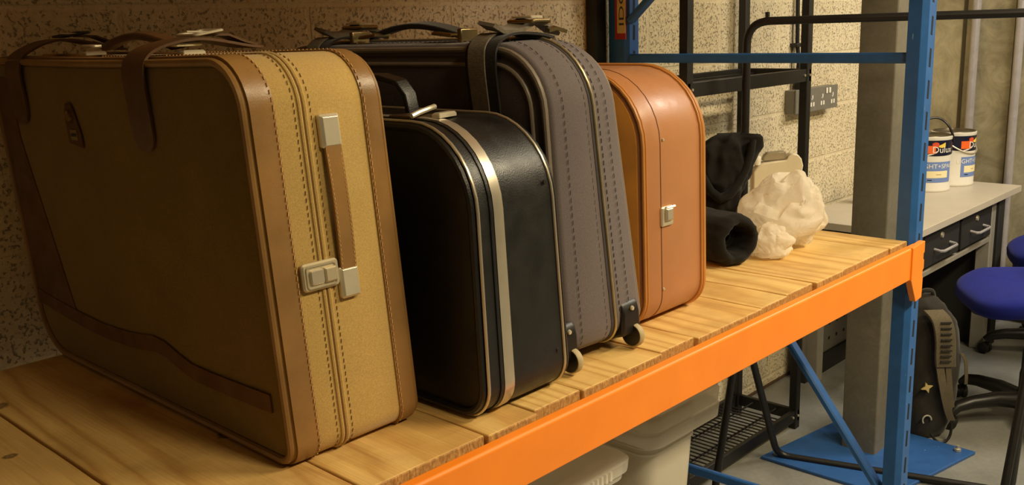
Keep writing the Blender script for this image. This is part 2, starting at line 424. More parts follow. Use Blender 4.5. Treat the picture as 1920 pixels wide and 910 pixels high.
# column on its blue plate
col = thing('steel_column', 'square galvanised steel column standing behind the blue rack upright', 'column', (3.25,1.345,0))
MB().prism(rrect(3.185,3.318,1.282,1.408,.006,3), lambda x,y:(x,y,.012), lambda x,y:(x,y,2.9)).build('column_shaft', M['galv'], col)
pl = MB().prism([(2.925,1.59),(3.462,1.51),(3.438,1.02),(2.925,1.12)], lambda x,y:(x,y,0.), lambda x,y:(x,y,.012)).build('floor_plate', M['blue_floor'], bevel=.003, loc=(3.19,1.3,0), smooth=False)
tag(pl, 'square blue painted steel plate on the floor under the galvanised column', 'floor plate')
for (x, y) in ((3.40,1.07),(3.415,1.46),(2.97,1.55)):
    b = MB().lathe([(0,.013),(.012,.013),(.012,.022),(.006,.024),(.006,.034),(0,.034)], (x,y,0), 8).build('anchor_bolt', M['steel'], pl)

# ------------------------------------------------------------------ shelving rack
edges = [-.28,-.05,.012,.24,.469,.682,.898,1.006,1.117,1.341,1.45,1.687,1.80,1.92,2.059,2.32,2.428]
blab = {}
for i in range(len(edges)-1):
    x0, x1 = edges[i]+.0015, edges[i+1]-.0015
    if i == 4: x0 += .001
    dy = [0,.004,-.003,.003,.0,.002,-.004,.004,.0,.006,-.002,.002,.006,-.003,.003,0][i]
    y0 = .922+dy; dz = random.uniform(-.003,-.0008)
    mb = MB(); n = 14
    rings = []
    for k in range(n+1):
        y = y0+(1.795-y0)*k/n; sag = .0006*math.sin(k*1.7+i)
        rings.append([Vector((x0,y,SH-.036)),Vector((x1,y,SH-.036)),Vector((x1,y,SH+dz+sag)),Vector((x0,y,SH+dz+sag))])
    mb.rings(rings)
    b = mb.build('wooden_board', M['wood'], loc=((x0+x1)/2,1.36,SH-.018), smooth=False, bevel=.0025)
    wd = 'wide' if x1-x0 > .16 else 'narrow'
    pos = {0:'off the left end of the shelf',1:'off the left end of the shelf',2:'left of the tan suitcase, outside the frame edge',3:'in the bottom left corner of the photo',4:'with a dark knot, left of the tan suitcase',
           5:'under the striped tan canvas suitcase',6:'between the tan canvas suitcase and the black case',7:'under the left edge of the black suitcase',
           8:'under the right half of the black suitcase',9:'under the left part of the grey suitcase',10:'under the right wheel of the grey suitcase',11:'under the tan leatherette suitcase',
           12:'just right of the tan leatherette suitcase',13:'under the rolled black cloth',14:'under the white carrier bag',15:'at the far right end of the shelf'}.get(i, '')
    tag(b, 'worn %s pine shelf board %s' % (wd, pos), 'board', 'pine boards of the shelf')
# beams
def beam(name, label, y0, y1, front):
    t = thing(name, label, 'beam', (1.1,(y0+y1)/2,.9))
    s = 1 if front else -1
    prof = [(y0,.902),(y0+.045*s,.902),(y0+.045*s,SH-.037),(y0+.020*s,SH-.037),(y0+.020*s,.984),(y0+.003*s,.984),(y0,.981)] if front else [(y0,.902),(y0-.045,.902),(y0-.045,SH-.037),(y0,SH-.037)]
    MB().prism(prof, lambda y,z:(-.29,y,z), lambda y,z:(2.425,y,z)).build('beam_rail', M['orange'], t, bevel=.002, smooth=False)
    for xe, sg in ((2.43,1),(-.295,-1)):
        ys = (y0-.004, y0+.012) if front else (y0-.012, y0+.004)
        zz = [(.868,0),(.868,.052)] 
        out = [(-.062,.985),(.015,.99),(.016,.962),(.010,.957),(.010,.945),(.016,.94),(.016,.918),(.010,.913),(.010,.9),(.014,.895),(.012,.842),(-.026,.838),(-.034,.852),(-.046,.872),(-.062,.9)]
        mb = MB().prism([(xe+a*sg,z) for a,z in out], lambda x,z:(x,ys[0],z), lambda x,z:(x,ys[1],z))
        mb.build('beam_connector', M['orange'], t, bevel=.0015, smooth=False)
    return t
beam('shelf_beam', 'orange steel beam along the front edge of the shelf', .888, .93, True)
beam('shelf_beam', 'orange steel beam under the wall side of the shelf', 1.79, 1.75, False)
# end frames
def end_frame(x, label, loc):
    t = thing('rack_frame', label, 'rack frame', loc)
    for (ya, yb, lean) in ((.905,.952,.03),(1.80,1.872,.02)):
        mb = MB()
        x0, x1 = x+.005, x+.062
        front = ya < 1
        xs = 0.012
        # C section: side web towards -X, slotted front face with chamfer
        z0, z1 = .004, 2.35
        ch = .014
        pr = [(x0,yb),(x0,ya+ch),(x0+ch*.8,ya),(x1,ya),(x1,yb),(x1-.004,yb),(x1-.004,ya+.004),(x0+ch*.9,ya+.004),(x0+.004,ya+ch+.001),(x0+.004,yb)]
        # side pieces
        mb.prism(pr, lambda a,b:(a,b,z0), lambda a,b:(a,b,z1))
        up_ = mb.build('upright', M['blue'], t, bevel=.001, smooth=False)
        sdm = M.setdefault('slot', simple('slot_dark', (12,16,24), .8))
        k = 0
        z = .13
        while z < 1.8:
            xa = x0+.027; 
            MB().prism([(xa,z-.022),(xa+.010,z-.024),(xa+.0115,z+.02),(xa+.002,z+.023)], lambda a,b:(a,ya-.0006,b), lambda a,b:(a,ya+.003,b)).build('slot', sdm, up_, smooth=False); z += .0775
        MB().box((x0-.012,ya-.012,0),(x1+.012,yb+.012,.005)).build('foot_plate', M['blue'], t, bevel=.001)
    xm = x+.022
    MB().bar((xm,.955,1.447),(xm,1.80,1.447),.016,.027,(0,0,1),.004).build('horizontal_brace', M['blue'], t)
    MB().bar((xm,.955,.165),(xm,1.80,.145),.018,.03,(0,0,1),.004).build('horizontal_brace', M['blue'], t)
    MB().bar((xm,.958,.27),(xm,1.80,1.38),.018,.034,(1,0,0),.004).build('diagonal_brace', M['blue'], t)
    MB().bar((xm,1.80,1.56),(xm,.955,2.3),.018,.034,(1,0,0),.004).build('diagonal_brace', M['blue'], t)
    return t
end_frame(2.42, 'blue slotted steel rack end frame at the right end of the shelf', (2.45,1.39,0))
end_frame(-.36, 'blue steel rack end frame at the hidden left end of the shelf', (-.33,1.39,0))
us = thing('added_upper_shelf', 'added unseen upper level of the rack above the suitcases, out of the frame', 'shelf', (1.1,1.36,1.98))  # unseen rack level, put in to shade the wall and case sides
MB().box((-.2,.888,1.90),(2.425,.93,1.985)).build('beam_rail', M['orange'], us, bevel=.002)  # front rail of the added unseen level
MB().box((-.2,1.80,1.90),(2.425,1.835,1.985)).build('beam_rail', M['orange'], us, bevel=.002)  # rail of the added unseen level
MB().box((-.2,.93,1.955),(2.425,1.798,1.99)).build('added_deck', M['wood'], us, bevel=.002)
# notice sticker on rear upright
t = thing('notice_label', 'cream vertical notice strip with red border on the rear blue upright', 'label', (2.423,1.84,1.6))
MB().box((2.4215,1.805,1.505),(2.4245,1.845,1.95)).build('red_border', M['label_red'], t, smooth=False)
MB().box((2.4205,1.8055,1.523),(2.4214,1.836,1.93)).build('label_face', M['label_cream'], t, smooth=False)
vs, fs = text_geo('IDCOI', .034)
tm = MB().add([(2.4202, 1.821-v.y*.8, 1.632+v.x*1.9) for v in vs], fs); tm.build('lettering', M['ink'], t, smooth=False)
k = MB().box((2.37,1.878,0),(2.42,1.916,2.4)).build('black_post', M['black_steel'], loc=(2.4,1.9,0), bevel=.002)
tag(k, 'black steel post against the wall left of the rear blue upright', 'post')

# ------------------------------------------------------------------ suitcases
class Case:
    def __init__(s, y0, y1, z0, z1, rad, xl, xr, name, label, sag=0.):
        s.y0,s.y1,s.z0,s.z1,s.rad,s.xl,s.xr,s.sag = y0,y1,z0,z1,rad,xl,xr,sag
        s.root = thing(name, label, 'suitcase', ((xl(z0)+xr(z0))/2,(y0+y1)/2,z0))
    def loop(s, off=0., n=9, m=10):
        """front-top, rear-top, rear-bottom, front-bottom corners, counter-clockwise seen from -X"""
        y0,y1,z0,z1 = s.y0-off, s.y1+off, s.z0-off, s.z1+off
        R = [max(r+off, .004) for r in s.rad]
        cs = [((y0+R[0], z1-R[0]),R[0],PI,PI/2),((y1-R[1],z1-R[1]),R[1],PI/2,0),((y1-R[2],z0+R[2]),R[2],0,-PI/2),((y0+R[3],z0+R[3]),R[3],-PI/2,-PI)]
        pts = []
        arcs = [arc(c[0],c[1],r,a,b,n) for c,r,a,b in cs]
        for i in range(4):
            pts += arcs[i]; p, q = arcs[i][-1], arcs[(i+1)%4][0]
            for k in range(1,m): pts.append((p[0]+(q[0]-p[0])*k/m, p[1]+(q[1]-p[1])*k/m))
        if s.sag:
            pts = [(y, z - s.sag*max(0,math.sin(PI*(y-s.y0)/(s.y1-s.y0)))*(1 if z > (s.z0+s.z1)/2 else 0)) for y,z in pts]
        return pts
    def pt(s, u, y, z):
        a, b = s.xl(z), s.xr(z); return Vector((a+(b-a)*u, y, z))
    def ring(s, u, off): return [s.pt(u,y,z) for y,z in s.loop(off)]
    def shell(s, name, mat, prof, parent=None):
        mb = MB(); mb.rings([s.ring(u,o) for u,o in prof]); return mb.build(name, mat, parent or s.root, angle=50)
    def band(s, name, mat, u0, u1, off, th=.0015, parent=None):
        mb = MB(); rs = [s.ring(u0,off-th*2), s.ring(u0,off), s.ring((u0*2+u1)/3,off+.0004), s.ring((u0+u1*2)/3,off+.0004), s.ring(u1,off), s.ring(u1,off-th*2)]
        mb.rings(rs, False, False); return mb.build(name, mat, parent or s.root, angle=50)
    def piping(s, name, mat, u, off, r, parent=None):
        return MB().tube(s.ring(u,off), r, 8, closed=True).build(name, mat, parent or s.root)
    def stitch(s, name, mat, us, off, step=.0095, ln=.0055, r=.0006, parent=None, only=None):
        for u in us:
            mb = MB()
            P = s.loop(off, 14, 40); n = len(P); acc = 0; nxt = 0
            for i in range(n):
                a, b = Vector(P[i]), Vector(P[(i+1)%n]); L = (b-a).length
                if L < 1e-6: continue
                while nxt < acc+L:
                    t = (nxt-acc)/L; q = a+(b-a)*t; d = (b-a).normalized(); e = q+d*ln
                    if q.x < s.y0+.45:
                        mb.bar(s.pt(u,q.x,q.y), s.pt(u+.004,e.x,e.y), r*2, r*2)
                    nxt += step
                acc += L
            mb.build(name, mat, parent or s.root, smooth=False)
    def front(s, u, z, off=0.): # point on narrow front face
        return Vector((s.pt(u, s.y0-off, z)))
def rplate(mb, fn, w, h, th, r, n=4):
    """rounded plate in local (a,b) plane; fn(a,b,c)->world"""
    P = rrect(-w/2,w/2,-h/2,h/2,r,n)
    P2 = rrect(-w/2+th*.4,w/2-th*.4,-h/2+th*.4,h/2-th*.4,max(r-th*.4,.0005),n)
    mb.rings([[fn(a,b,0) for a,b in P],[fn(a,b,th*.6) for a,b in P],[fn(a,b,th) for a,b in P2]])
    return mb
# ---- 1 tan canvas case
T = Case(1.033,1.85,SH+.001,1.535,(.066,.06,.09,.034), lambda z:.655-.056*(z-SH), lambda z:.866-.076*(z-SH), 'tan_suitcase', 'large tan canvas suitcase with brown leather bands, nearest on the shelf', .004)
T.shell('shell', M['canvas'], [(.0,-.008),(.012,-.002),(.03,0),(.5,.0005),(.97,0),(.988,-.002),(1.0,-.008)])
T.shell('left_panel', M['canvas_shaded'], [(.03,-.013),(-.008,-.013),(-.022,-.035),(-.03,-.09),(-.03,-.16)])
T.shell('right_panel', M['canvas_shaded'], [(.97,-.013),(1.008,-.013),(1.022,-.035),(1.03,-.09),(1.03,-.16)])
T.band('leather_band', M['leather'], .012, .185, .0022)
T.band('leather_band', M['leather'], .855, .99, .0022)
T.piping('piping', M['leather'], -.012, -.006, .0055); T.piping('piping', M['leather'], 1.012, -.006, .0055)
T.piping('zip_seam', M['seam'], .385, .0, .0016)
T.piping('canvas_welt', M['canvas'], .366, .0003, .0032); T.piping('canvas_welt', M['canvas'], .405, .0003, .0034)
T.stitch('leather_stitching', M['thread'], (.172,.868), .0032)
T.stitch('seam_stitching', M['thread_dark'], (.325,.445), .0012, .0095, .0055, .0004)
# pocket trim on the left panel (suede, wavy)
def lface(y, z, o=0.): return Vector((T.xl(z)-.0075-o, y, z))
def strip_on(fn, line, w, th):
    mb = MB(); rings = []
    n = len(line)
    for i,(y,z) in enumerate(line):
        a, b = Vector(line[max(i-1,0)]), Vector(line[min(i+1,n-1)]); d = (b-a).normalized(); nn = Vector((-d.y,d.x))
        rings.append([fn(y-nn.x*w/2,z-nn.y*w/2,0),fn(y+nn.x*w/2,z+nn.y*w/2,0),fn(y+nn.x*w/2,z+nn.y*w/2,th),fn(y-nn.x*w/2,z-nn.y*w/2,th)])
    return mb.rings(rings)
tl = [(1.838,1.100),(1.78,1.098),(1.70,1.092),(1.64,1.088),(1.56,1.085),(1.48,1.088),(1.42,1.094),(1.38,1.100),(1.345,1.098),(1.31,1.088),(1.27,1.079),(1.22,1.078),(1.16,1.079),(1.10,1.080),(1.066,1.080)]
# sits on the bulged panel
def lpan(y, z, o=0.):
    e = min(y-T.y0, T.y1-y, z-T.z0, T.z1-z)
    b = 0.0017 if e < .015 else (.0017+.003*min(1,(e-.013)/.022)+.0017*min(1,max(0,(e-.035)/.055)))
    return Vector((T.xl(z)-b-.001-o, y, z))
strip_on(lpan, tl, .026, .0022).build('pocket_trim', M['suede'], T.root)
rp = [(1.842,1.50),(1.842,1.09),(1.80,1.03),(1.72,1.006),(1.655,1.004),(1.64,1.06),(1.65,1.11),(1.70,1.27),(1.755,1.40),(1.77,1.50)]
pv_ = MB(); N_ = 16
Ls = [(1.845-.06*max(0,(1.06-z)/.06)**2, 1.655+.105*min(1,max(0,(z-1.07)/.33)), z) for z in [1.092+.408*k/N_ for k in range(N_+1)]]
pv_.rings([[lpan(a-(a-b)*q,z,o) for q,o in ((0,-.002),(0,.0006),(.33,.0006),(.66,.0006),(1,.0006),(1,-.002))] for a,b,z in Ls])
pv_.build('rear_shade_overlay', M['suede'], T.root, angle=60)  # shadow at the rear of the left face, painted in the trim's brown
# straps with pointed ends, going over the top to a buckle
def tan_strap(yc, wid, zlow, dip, ybuck):
    zt = T.z1
    path = [lpan(yc,zlow,.002), lpan(yc,zlow+.012,.0025), lpan(yc,zlow+.035,.003), lpan(yc,(zlow+zt)/2,.004), lpan(yc,zt-.045,.005), Vector((T.xl(zt)-.010,yc,zt-.02)),
            Vector((T.xl(zt)-.004,yc,zt-.002)), Vector((T.xl(zt)+.012,yc-.003,zt+.010)), Vector((T.xl(zt)+.04,yc-.008,zt+.019+dip)), Vector((T.xl(zt)+.075,yc-.012,zt+.023+dip)),
            Vector((T.xl(zt)+.115,yc-.015,zt+.016+dip*.7)), Vector((T.xl(zt)+.15,yc-.018,zt+.008)), Vector((T.xl(zt)+.178,yc-.02,zt+.006))]
    # smooth
    for _ in range(2):
        q = [path[0]]
        for a,b in zip(path,path[1:]): q += [a*.75+b*.25, a*.25+b*.75]
        q.append(path[-1]); path = q
    n = len(path); ws = []
    for i in range(n):
        d = (path[i]-path[0]).length; e = (path[i]-path[-1]).length
        w = wid/2
        if d < .028: w *= (.25+.75*math.sqrt(max(0,1-(1-d/.028)**2)))
        if e < .02: w *= (.3+.7*math.sqrt(max(0,1-(1-e/.02)**2)))
        ws.append(w)
    st = MB().ribbon(path, ws, (0,1,0), .0035).build('strap', M['dark_leather'], T.root)
    # roller buckle lying on top
    xb = T.xl(zt)+.09
    fr = MB()
    fr.tube([(xb+a,yc-.012+b,zt+.03+dip+.004*math.sin(a*40)) for a,b in rrect(-.022,.022,-.027,.027,.006,3)], .0022, 6, closed=True)
    fr.build('buckle', M['chrome'] if ybuck else M['black_steel'], st)
    MB().tube([(xb-.02,yc-.012,zt+.032+dip),(xb+.026,yc-.012,zt+.03+dip)], .0016, 6).build('buckle_pin', M['chrome'], st)
    # loose tip past the buckle
    MB().ribbon([(xb+.01,yc-.012,zt+.027+dip),(xb+.035,yc-.014,zt+.026+dip),(xb+.06,yc-.016,zt+.016+dip),(xb+.085,yc-.018,zt+.010)], [.018,.018,.016,.006], (0,1,0), .003).build('strap_tip', M['dark_leather'], st)
tan_strap(1.725,.062,1.425,.004,False); tan_strap(1.292,.062,1.405,-.001,True)
# carry handle lying on top with metal loops
zt = T.z1; xc = T.xl(zt)+.062
hd = MB(); hp = []
for k in range(13):
    a = k/12; hp.append(Vector((xc+.004, 1.30+.225*a, zt+.012+.016*math.sin(PI*a))))
hd.ribbon(hp, .012, (1,0,.1), .011); hnd = hd.build('handle', M['dark_leather'], T.root, bevel=.003)
for yy in (1.285,1.54):
    lp = MB().tube([(xc+a,yy+b,zt+.012+abs(a)*.1) for a,b in rrect(-.022,.022,-.019,.019,.005,3)], .003, 8, closed=True); lp.build('handle_ring', M['chrome'], hnd)
    pb = MB(); rplate(pb, lambda a,b,c:(xc+a,yy+(.028 if yy>1.4 else -.028)+b,zt+c), .034,.018,.006,.002); pb.build('handle_mount', M['chrome'], hnd)
# leather tag with emblem on left panel
tp = [(-.022,-.028),(.020,-.034),(.020,-.012),(.010,.018),(.003,.034),(-.014,.034),(-.022,.02)]
tagb = MB().prism([(1.525-a*1.15,1.430+b*1.0) for a,b in tp], lambda y,z:lpan(y,z,0), lambda y,z:lpan(y,z,.003)); lt = tagb.build('leather_tag', M['suede'], T.root, bevel=.001)
em = MB().lathe([(0,0),(.0,.0035),(.006,.0035),(.0075,.002),(.009,.0035),(.0095,0)], tuple(lpan(1.531,1.444,.003)), 20, 'X', Matrix.Diagonal((-1,1,1)).to_4x4())
em.build('emblem', simple('tag_gilt', (126,100,58), .4, .6), lt)
pb = MB(); rplate(pb, lambda a,b,c: lpan(1.524-a,1.416+b,.003+c), .024,.017,.0015,.001); pb.build('name_plate', simple('tag_plate', (128,104,62), .4, .5), lt)
pb = MB()
for a in (-.006,0,.006): pb.box(lpan(1.524-a+.0022,1.4135,.0050)-Vector((.0005,0,0)), lpan(1.524-a-.0022,1.4185,.0050))
pb.build('name_mark', M['ink'], lt, smooth=False)
# front latch plate
def ff(case, u, z):
    w = case.xr(z)-case.xl(z)
    return lambda a,b,c: Vector((case.xl(z+b)+w*u+a, case.y0-.001-c, z+b))
lz = 1.249; LF = ff(T,.338,lz)
pb = MB(); rplate(pb, lambda a,b,c: LF(a,b,c+.002), .058,.038,.006,.006); lat = pb.build('latch', M['brushed'], T.root)
pb = MB(); rplate(pb, lambda a,b,c: LF(a-.008,b,c+.008), .022,.020,.004,.004); pb.build('latch_button', M['steel'], lat)
pb = MB(); rplate(pb, lambda a,b,c: LF(a+.013,b,c+.008), .019,.020,.005,.002); pb.build('latch_slide', M['brushed'], lat)
pb = MB(); P = rrect(-.023,.023,-.0145,.0145,.004,3); pb.tube([LF(a,b,.0085) for a,b in P], .0013, 6, closed=True); pb.build('latch_rim', M['steel'], lat)
# side handle
HF = lambda a,b,c: Vector((T.xl(b)+.555*(T.xr(b)-T.xl(b))+a, T.y0-.001-c, b))
mb = MB(); hp = []
for k in range(15):
    q = k/14; z = 1.42-.178*q; hp.append(HF(.0,z,.006+.003*math.sin(PI*q)))
sh = mb.ribbon(hp, .0125, (1,0,0), .0045).build('side_handle', M['leather'], T.root)
sm = MB()
for s_ in (-.0105,.0105):
    for k in range(1,26):
        q = k/26; z = 1.412-.165*q; sm.bar(HF(s_,z,.0084+.003*math.sin(PI*q)), HF(s_,z-.0032,.0084+.003*math.sin(PI*q)), .001,.001)
sm.build('handle_stitching', M['thread'], sh, smooth=False)
for zc in (1.435,1.231):
    pb = MB(); rplate(pb, lambda a,b,c: HF(a,zc+b,c*1.0), .031,.044,.010,.003); pb.build('handle_cap', M['chrome'], sh, bevel=.001)
# ---- 2 black case
B = Case(.945,1.58,SH+.001,1.427,(.122,.10,.09,.052), lambda z:.928-.03*(z-SH), lambda z:1.112-.08*(z-SH), 'black_suitcase', 'hard black suitcase with silver trim strips, in front of the grey suitcase')
B.shell('shell', M['black_leather'], [(.0,-.006),(.02,0),(.5,.001),(.98,0),(1.0,-.006)])
B.shell('left_panel', M['black_face'], [(.03,-.012),(-.006,-.012),(-.012,-.02),(-.02,-.05),(-.025,-.12)])
B.shell('right_panel', M['black_face'], [(.97,-.012),(1.006,-.012),(1.012,-.02),(1.02,-.05),(1.025,-.12)])
B.piping('edge_binding', M['black_leather'], -.008, -.007, .006); B.piping('edge_binding', M['black_leather'], 1.0, -.004, .005)
B.piping('silver_piping', M['silver_trim'], .018, .001, .0026); B.piping('silver_piping', M['silver_trim'], .962, .001, .0024)
B.band('silver_strip', M['silver_trim'], .195, .31, .003, .0015)
B.band('lid_edge', M['black_leather'], .155, .192, .002, .001)
# clasp on top
zt = B.z1; xs = B.xl(zt)+.275*(B.xr(zt)-B.xl(zt))
pb = MB(); rplate(pb, lambda a,b,c:(xs+a,1.118+b,zt+.002+c), .05,.05,.004,.003); cl = pb.build('clasp', simple('clasp_bronze', (84,66,44), .4, .7), B.root)
pb = MB(); pb.tube([(xs-.034,1.078,zt+.008),(xs-.02,1.078,zt+.012),(xs+.03,1.098,zt+.016)], .0042, 8); pb.build('clasp_lever', M['chrome'], cl)
pb = MB(); rplate(pb, lambda a,b,c:(xs+.02+a,1.066+b+.25*a,zt+.003+c), .046,.018,.007,.002); pb.build('clasp_plate', M['chrome'], cl)
# handle: upright arch hinged on top
hp = [(xs+.056,1.178,zt+.0),(xs+.054,1.183,zt+.03),(xs+.050,1.198,zt+.050),(xs+.046,1.235,zt+.058),(xs+.046,1.33,zt+.058),(xs+.050,1.367,zt+.050),(xs+.054,1.382,zt+.03),(xs+.056,1.387,zt)]
bh = MB().ribbon(hp, .012, (1,0,.1), .009).build('handle', M['black_leather'], B.root, bevel=.002)
pb = MB().lathe([(0,0),(.005,0),(.005,.003),(0,.004)], (xs-.012,1.20,zt+.001), 10).build('stud', M['pinkred'], B.root)
for (u,z) in ((.87,1.33),(.88,1.06)):
    p = B.front(u,z,.0); MB().lathe([(0,-.002),(.003,-.002),(.004,0)], tuple(p), 10, 'Y').build('rivet', M['black_leather'], B.root)
# ---- 3 grey soft case
G = Case(.985,1.72,SH+.018,1.533,(.105,.10,.07,.045), lambda z:1.16-.074*(z-SH), lambda z:1.377-.19*(z-SH), 'grey_suitcase', 'large grey soft fabric suitcase on wheels with straps over its top', .0)
G.shell('shell', M['grey_fabric'], [(-.0,-.012),(.02,-.003),(.06,0),(.5,.003),(.94,0),(.98,-.003),(1.0,-.012)])
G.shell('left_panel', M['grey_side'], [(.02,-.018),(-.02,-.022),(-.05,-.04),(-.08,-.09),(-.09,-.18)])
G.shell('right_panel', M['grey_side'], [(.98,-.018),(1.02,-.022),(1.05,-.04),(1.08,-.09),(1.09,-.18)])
G.piping('piping', M['grey_pipe'], -.008, -.010, .005); G.piping('piping', M['grey_pipe'], -.035, -.034, .004); G.piping('piping', M['grey_pipe'], 1.0, -.010, .005)
G.band('zip_tape', simple('zip_tape', (62,55,56), .8), .55, .635, .0036, .001)
G.piping('zip_line', M['zip'], .60, .005, .0026)
G.stitch('stitching', simple('grey_thread', (74,66,65), .8), (.17,.49,.68,.81), .0028, .0125, .0075, .0005)
zt = G.z1
# rear and front strap
def grey_strap(yc, front=True):
    zt = G.z1; x0 = G.xl(zt)
    def gl(z, o=0.): 
        return Vector((G.xl(z)-.014-o, yc, z))
    path = [gl(1.39),gl(1.41,.001),gl(1.44,.002),gl(1.475,.004),Vector((G.xl(1.5)-.018,yc,1.503)),Vector((x0-.012,yc,zt-.004)),Vector((x0+.01,yc-.002,zt+.012)),Vector((x0+.045,yc-.005,zt+.016)),Vector((x0+.09,yc-.01,zt+.012)),Vector((x0+.115,yc-.012,zt+.006))]
    for _ in range(2):
        q = [path[0]]
        for a,b in zip(path,path[1:]): q += [a*.75+b*.25, a*.25+b*.75]
        q.append(path[-1]); path = q
    edge = MB().ribbon([p+Vector((.001,0,-.001)) for p in path], .034, (0,1,0), .004).build('strap', M['webbing_dark'], G.root)
    MB().ribbon([p+Vector((-.0028,.006,.0028)) for p in path[:int(len(path)*.68)]], .0185, (0,1,0), .0025).build('strap_webbing', M['webbing'], edge)
    # loose buckle end above
    xb = x0+.072; yc -= .012; zt = zt-.010
    MB().ribbon([(xb-.07,yc+.012,zt+.040),(xb-.055,yc+.006,zt+.030),(xb-.02,yc,zt+.030),(xb+.01,yc-.002,zt+.042),(xb+.04,yc-.004,zt+.040),(xb+.07,yc-.006,zt+.022)], [.02,.022,.022,.022,.022,.018], (.1,1,.15), .006).build('strap_end', M['webbing'], edge)
    MB().tube([(xb+.015+a,yc-.003+b,zt+.047-abs(a)*.25) for a,b in rrect(-.022,.022,-.028,.028,.005,3)], .0032, 8, closed=True).build('buckle', M['brass'], edge)
    pb = MB(); rplate(pb, lambda a,b,c:(xb+.012+a,yc-.002+b,zt+.047+c), .03,.045,.004,.003); pb.build('buckle_plate', M['chrome'], edge)
    MB().ribbon([(xb+.03,yc-.03,zt+.027),(xb+.05,yc-.03,zt+.030),(xb+.075,yc-.03,zt+.024)], .005, (0,1,.2), .006).build('buckle_keeper', M['brass'], edge)
grey_strap(1.112); grey_strap(1.56)
# carry handle
hp = [Vector((G.xl(zt)+.06,1.225+.24*k/12,zt+.014+.018*math.sin(PI*k/12))) for k in range(13)]
gh = MB().ribbon(hp, .016, (1,0,.1), .010).build('handle', M['webbing_dark'], G.root, bevel=.002)
for yy, sg in ((1.245,1),(1.45,-1)):
    pb = MB(); rplate(pb, lambda a,b,c:(G.xl(zt)+.045+a,yy+b,zt+.012+c+.10*b*sg), .04,.050,.006,.003); pb.build('handle_plate', M['brass'], gh)
    pb = MB().box((G.xl(zt)+.025,yy-.045*sg-.005,zt),(G.xl(zt)+.066,yy-.045*sg+.005,zt+.024)); pb.build('handle_mount', M['brass'], gh, bevel=.002)
# wheels in corner housings
for xw, hw in ((1.150,.022),(1.322,.024)):
    P = [(.976,1.018),(.976,1.058),(.979,1.072),(.986,1.080),(1.0,1.083),(1.03,1.03),(1.045,1.001),(1.02,1.001),(.995,1.012)]
    hs = MB().prism(P, lambda y,z:(xw-hw,y,z), lambda y,z:(xw+hw+.006-.1*(z-1.0),y,z)).build('wheel_housing', M['black_plastic'], G.root, bevel=.005, bseg=3)
    MB().lathe([(0,.0),(.0045,0),(.0035,-.003),(0,-.0035)], (xw,.976,1.066), 12, 'Y').build('rivet', M['chrome'], hs)
    wc = (xw+.012,.982,SH+.0225)
    MB().lathe([(0,-.006),(.014,-.006),(.0205,-.0065),(.022,-.004),(.022,.004),(.0205,.0065),(.014,.006),(0,.006)], wc, 28, 'X').build('wheel', M['wheel'], hs)
    MB().lathe([(0,-.0075),(.015,-.0075),(.019,-.0068)], wc, 24, 'X').build('wheel_hub', M['black_plastic'], hs)
# ---- 4 tan hard case
O = Case(1.015,1.64,SH+.001,1.472,(.135,.13,.11,.06), lambda z:1.418-.025*(z-SH), lambda z:1.627-.03*(z-SH), 'leatherette_suitcase', 'orange-tan leatherette suitcase with a chrome lock, farthest suitcase to the right')
O.shell('shell', M['tan_hard'], [(.0,-.008),(.02,-.001),(.04,0),(.3,.001),(.96,0),(.985,-.002),(1.0,-.010)])
O.shell('left_panel', M['tan_side'], [(.03,-.012),(-.01,-.012),(-.05,-.03),(-.09,-.07),(-.11,-.13)])
O.shell('right_panel', M['tan_side'], [(.97,-.012),(1.01,-.012),(1.05,-.03),(1.09,-.07),(1.1,-.13)])
O.piping('piping', M['tan_trim'], .012, -.001, .0038); O.piping('piping', M['tan_trim'], .045, .0005, .002)
O.piping('piping', M['tan_trim'], .915, .001, .0032); O.piping('piping', M['tan_trim'], .95, .001, .004); O.piping('piping', M['tan_trim'], .99, -.004, .005)
O.piping('lid_seam', simple('tan_seam', (104,56,26), .7), .26, .0006, .0012)
OF = ff(O,.335,1.201)
pb = MB(); rplate(pb, lambda a,b,c: OF(a,b,c), .037,.038,.005,.004); lk = pb.build('lock', M['chrome'], O.root)
pb = MB(); rplate(pb, lambda a,b,c: OF(a,b+.004,c+.005), .022,.024,.006,.002); pb.build('lock_slide', M['steel'], lk)
pb = MB(); rplate(pb, lambda a,b,c: OF(a+.006,b+.016,c+.004), .03,.006,.006,.001); pb.build('lock_hasp', M['chrome'], lk)
zt = O.z1; xo = O.xl(zt)+.30*(O.xr(zt)-O.xl(zt))
pb = MB(); rplate(pb, lambda a,b,c:(xo+a,1.20+b,zt+.001+c), .05,.03,.005,.003); lk = pb.build('lock', M['chrome'], O.root)
pb = MB(); pb.tube([(xo-.01,1.205,zt+.006),(xo-.01,1.205,zt+.016),(xo+.015,1.205,zt+.017),(xo+.025,1.2,zt+.008)], .0035, 8); pb.build('lock_catch', M['chrome'], lk)
hp = [Vector((xo+.02,1.30+.16*k/12,zt+.004+.022*math.sin(PI*k/12))) for k in range(13)]
MB().ribbon(hp, .012, (1,0,0), .012).build('handle', M['tan_trim'], O.root, bevel=.003)
for (u,z) in ((.30,1.345),(.28,1.06)): MB().lathe([(0,-.0025),(.002,-.0025),(.003,0)], tuple(O.front(u,z,.001)), 10, 'Y').build('rivet', M['chrome'], O.root)

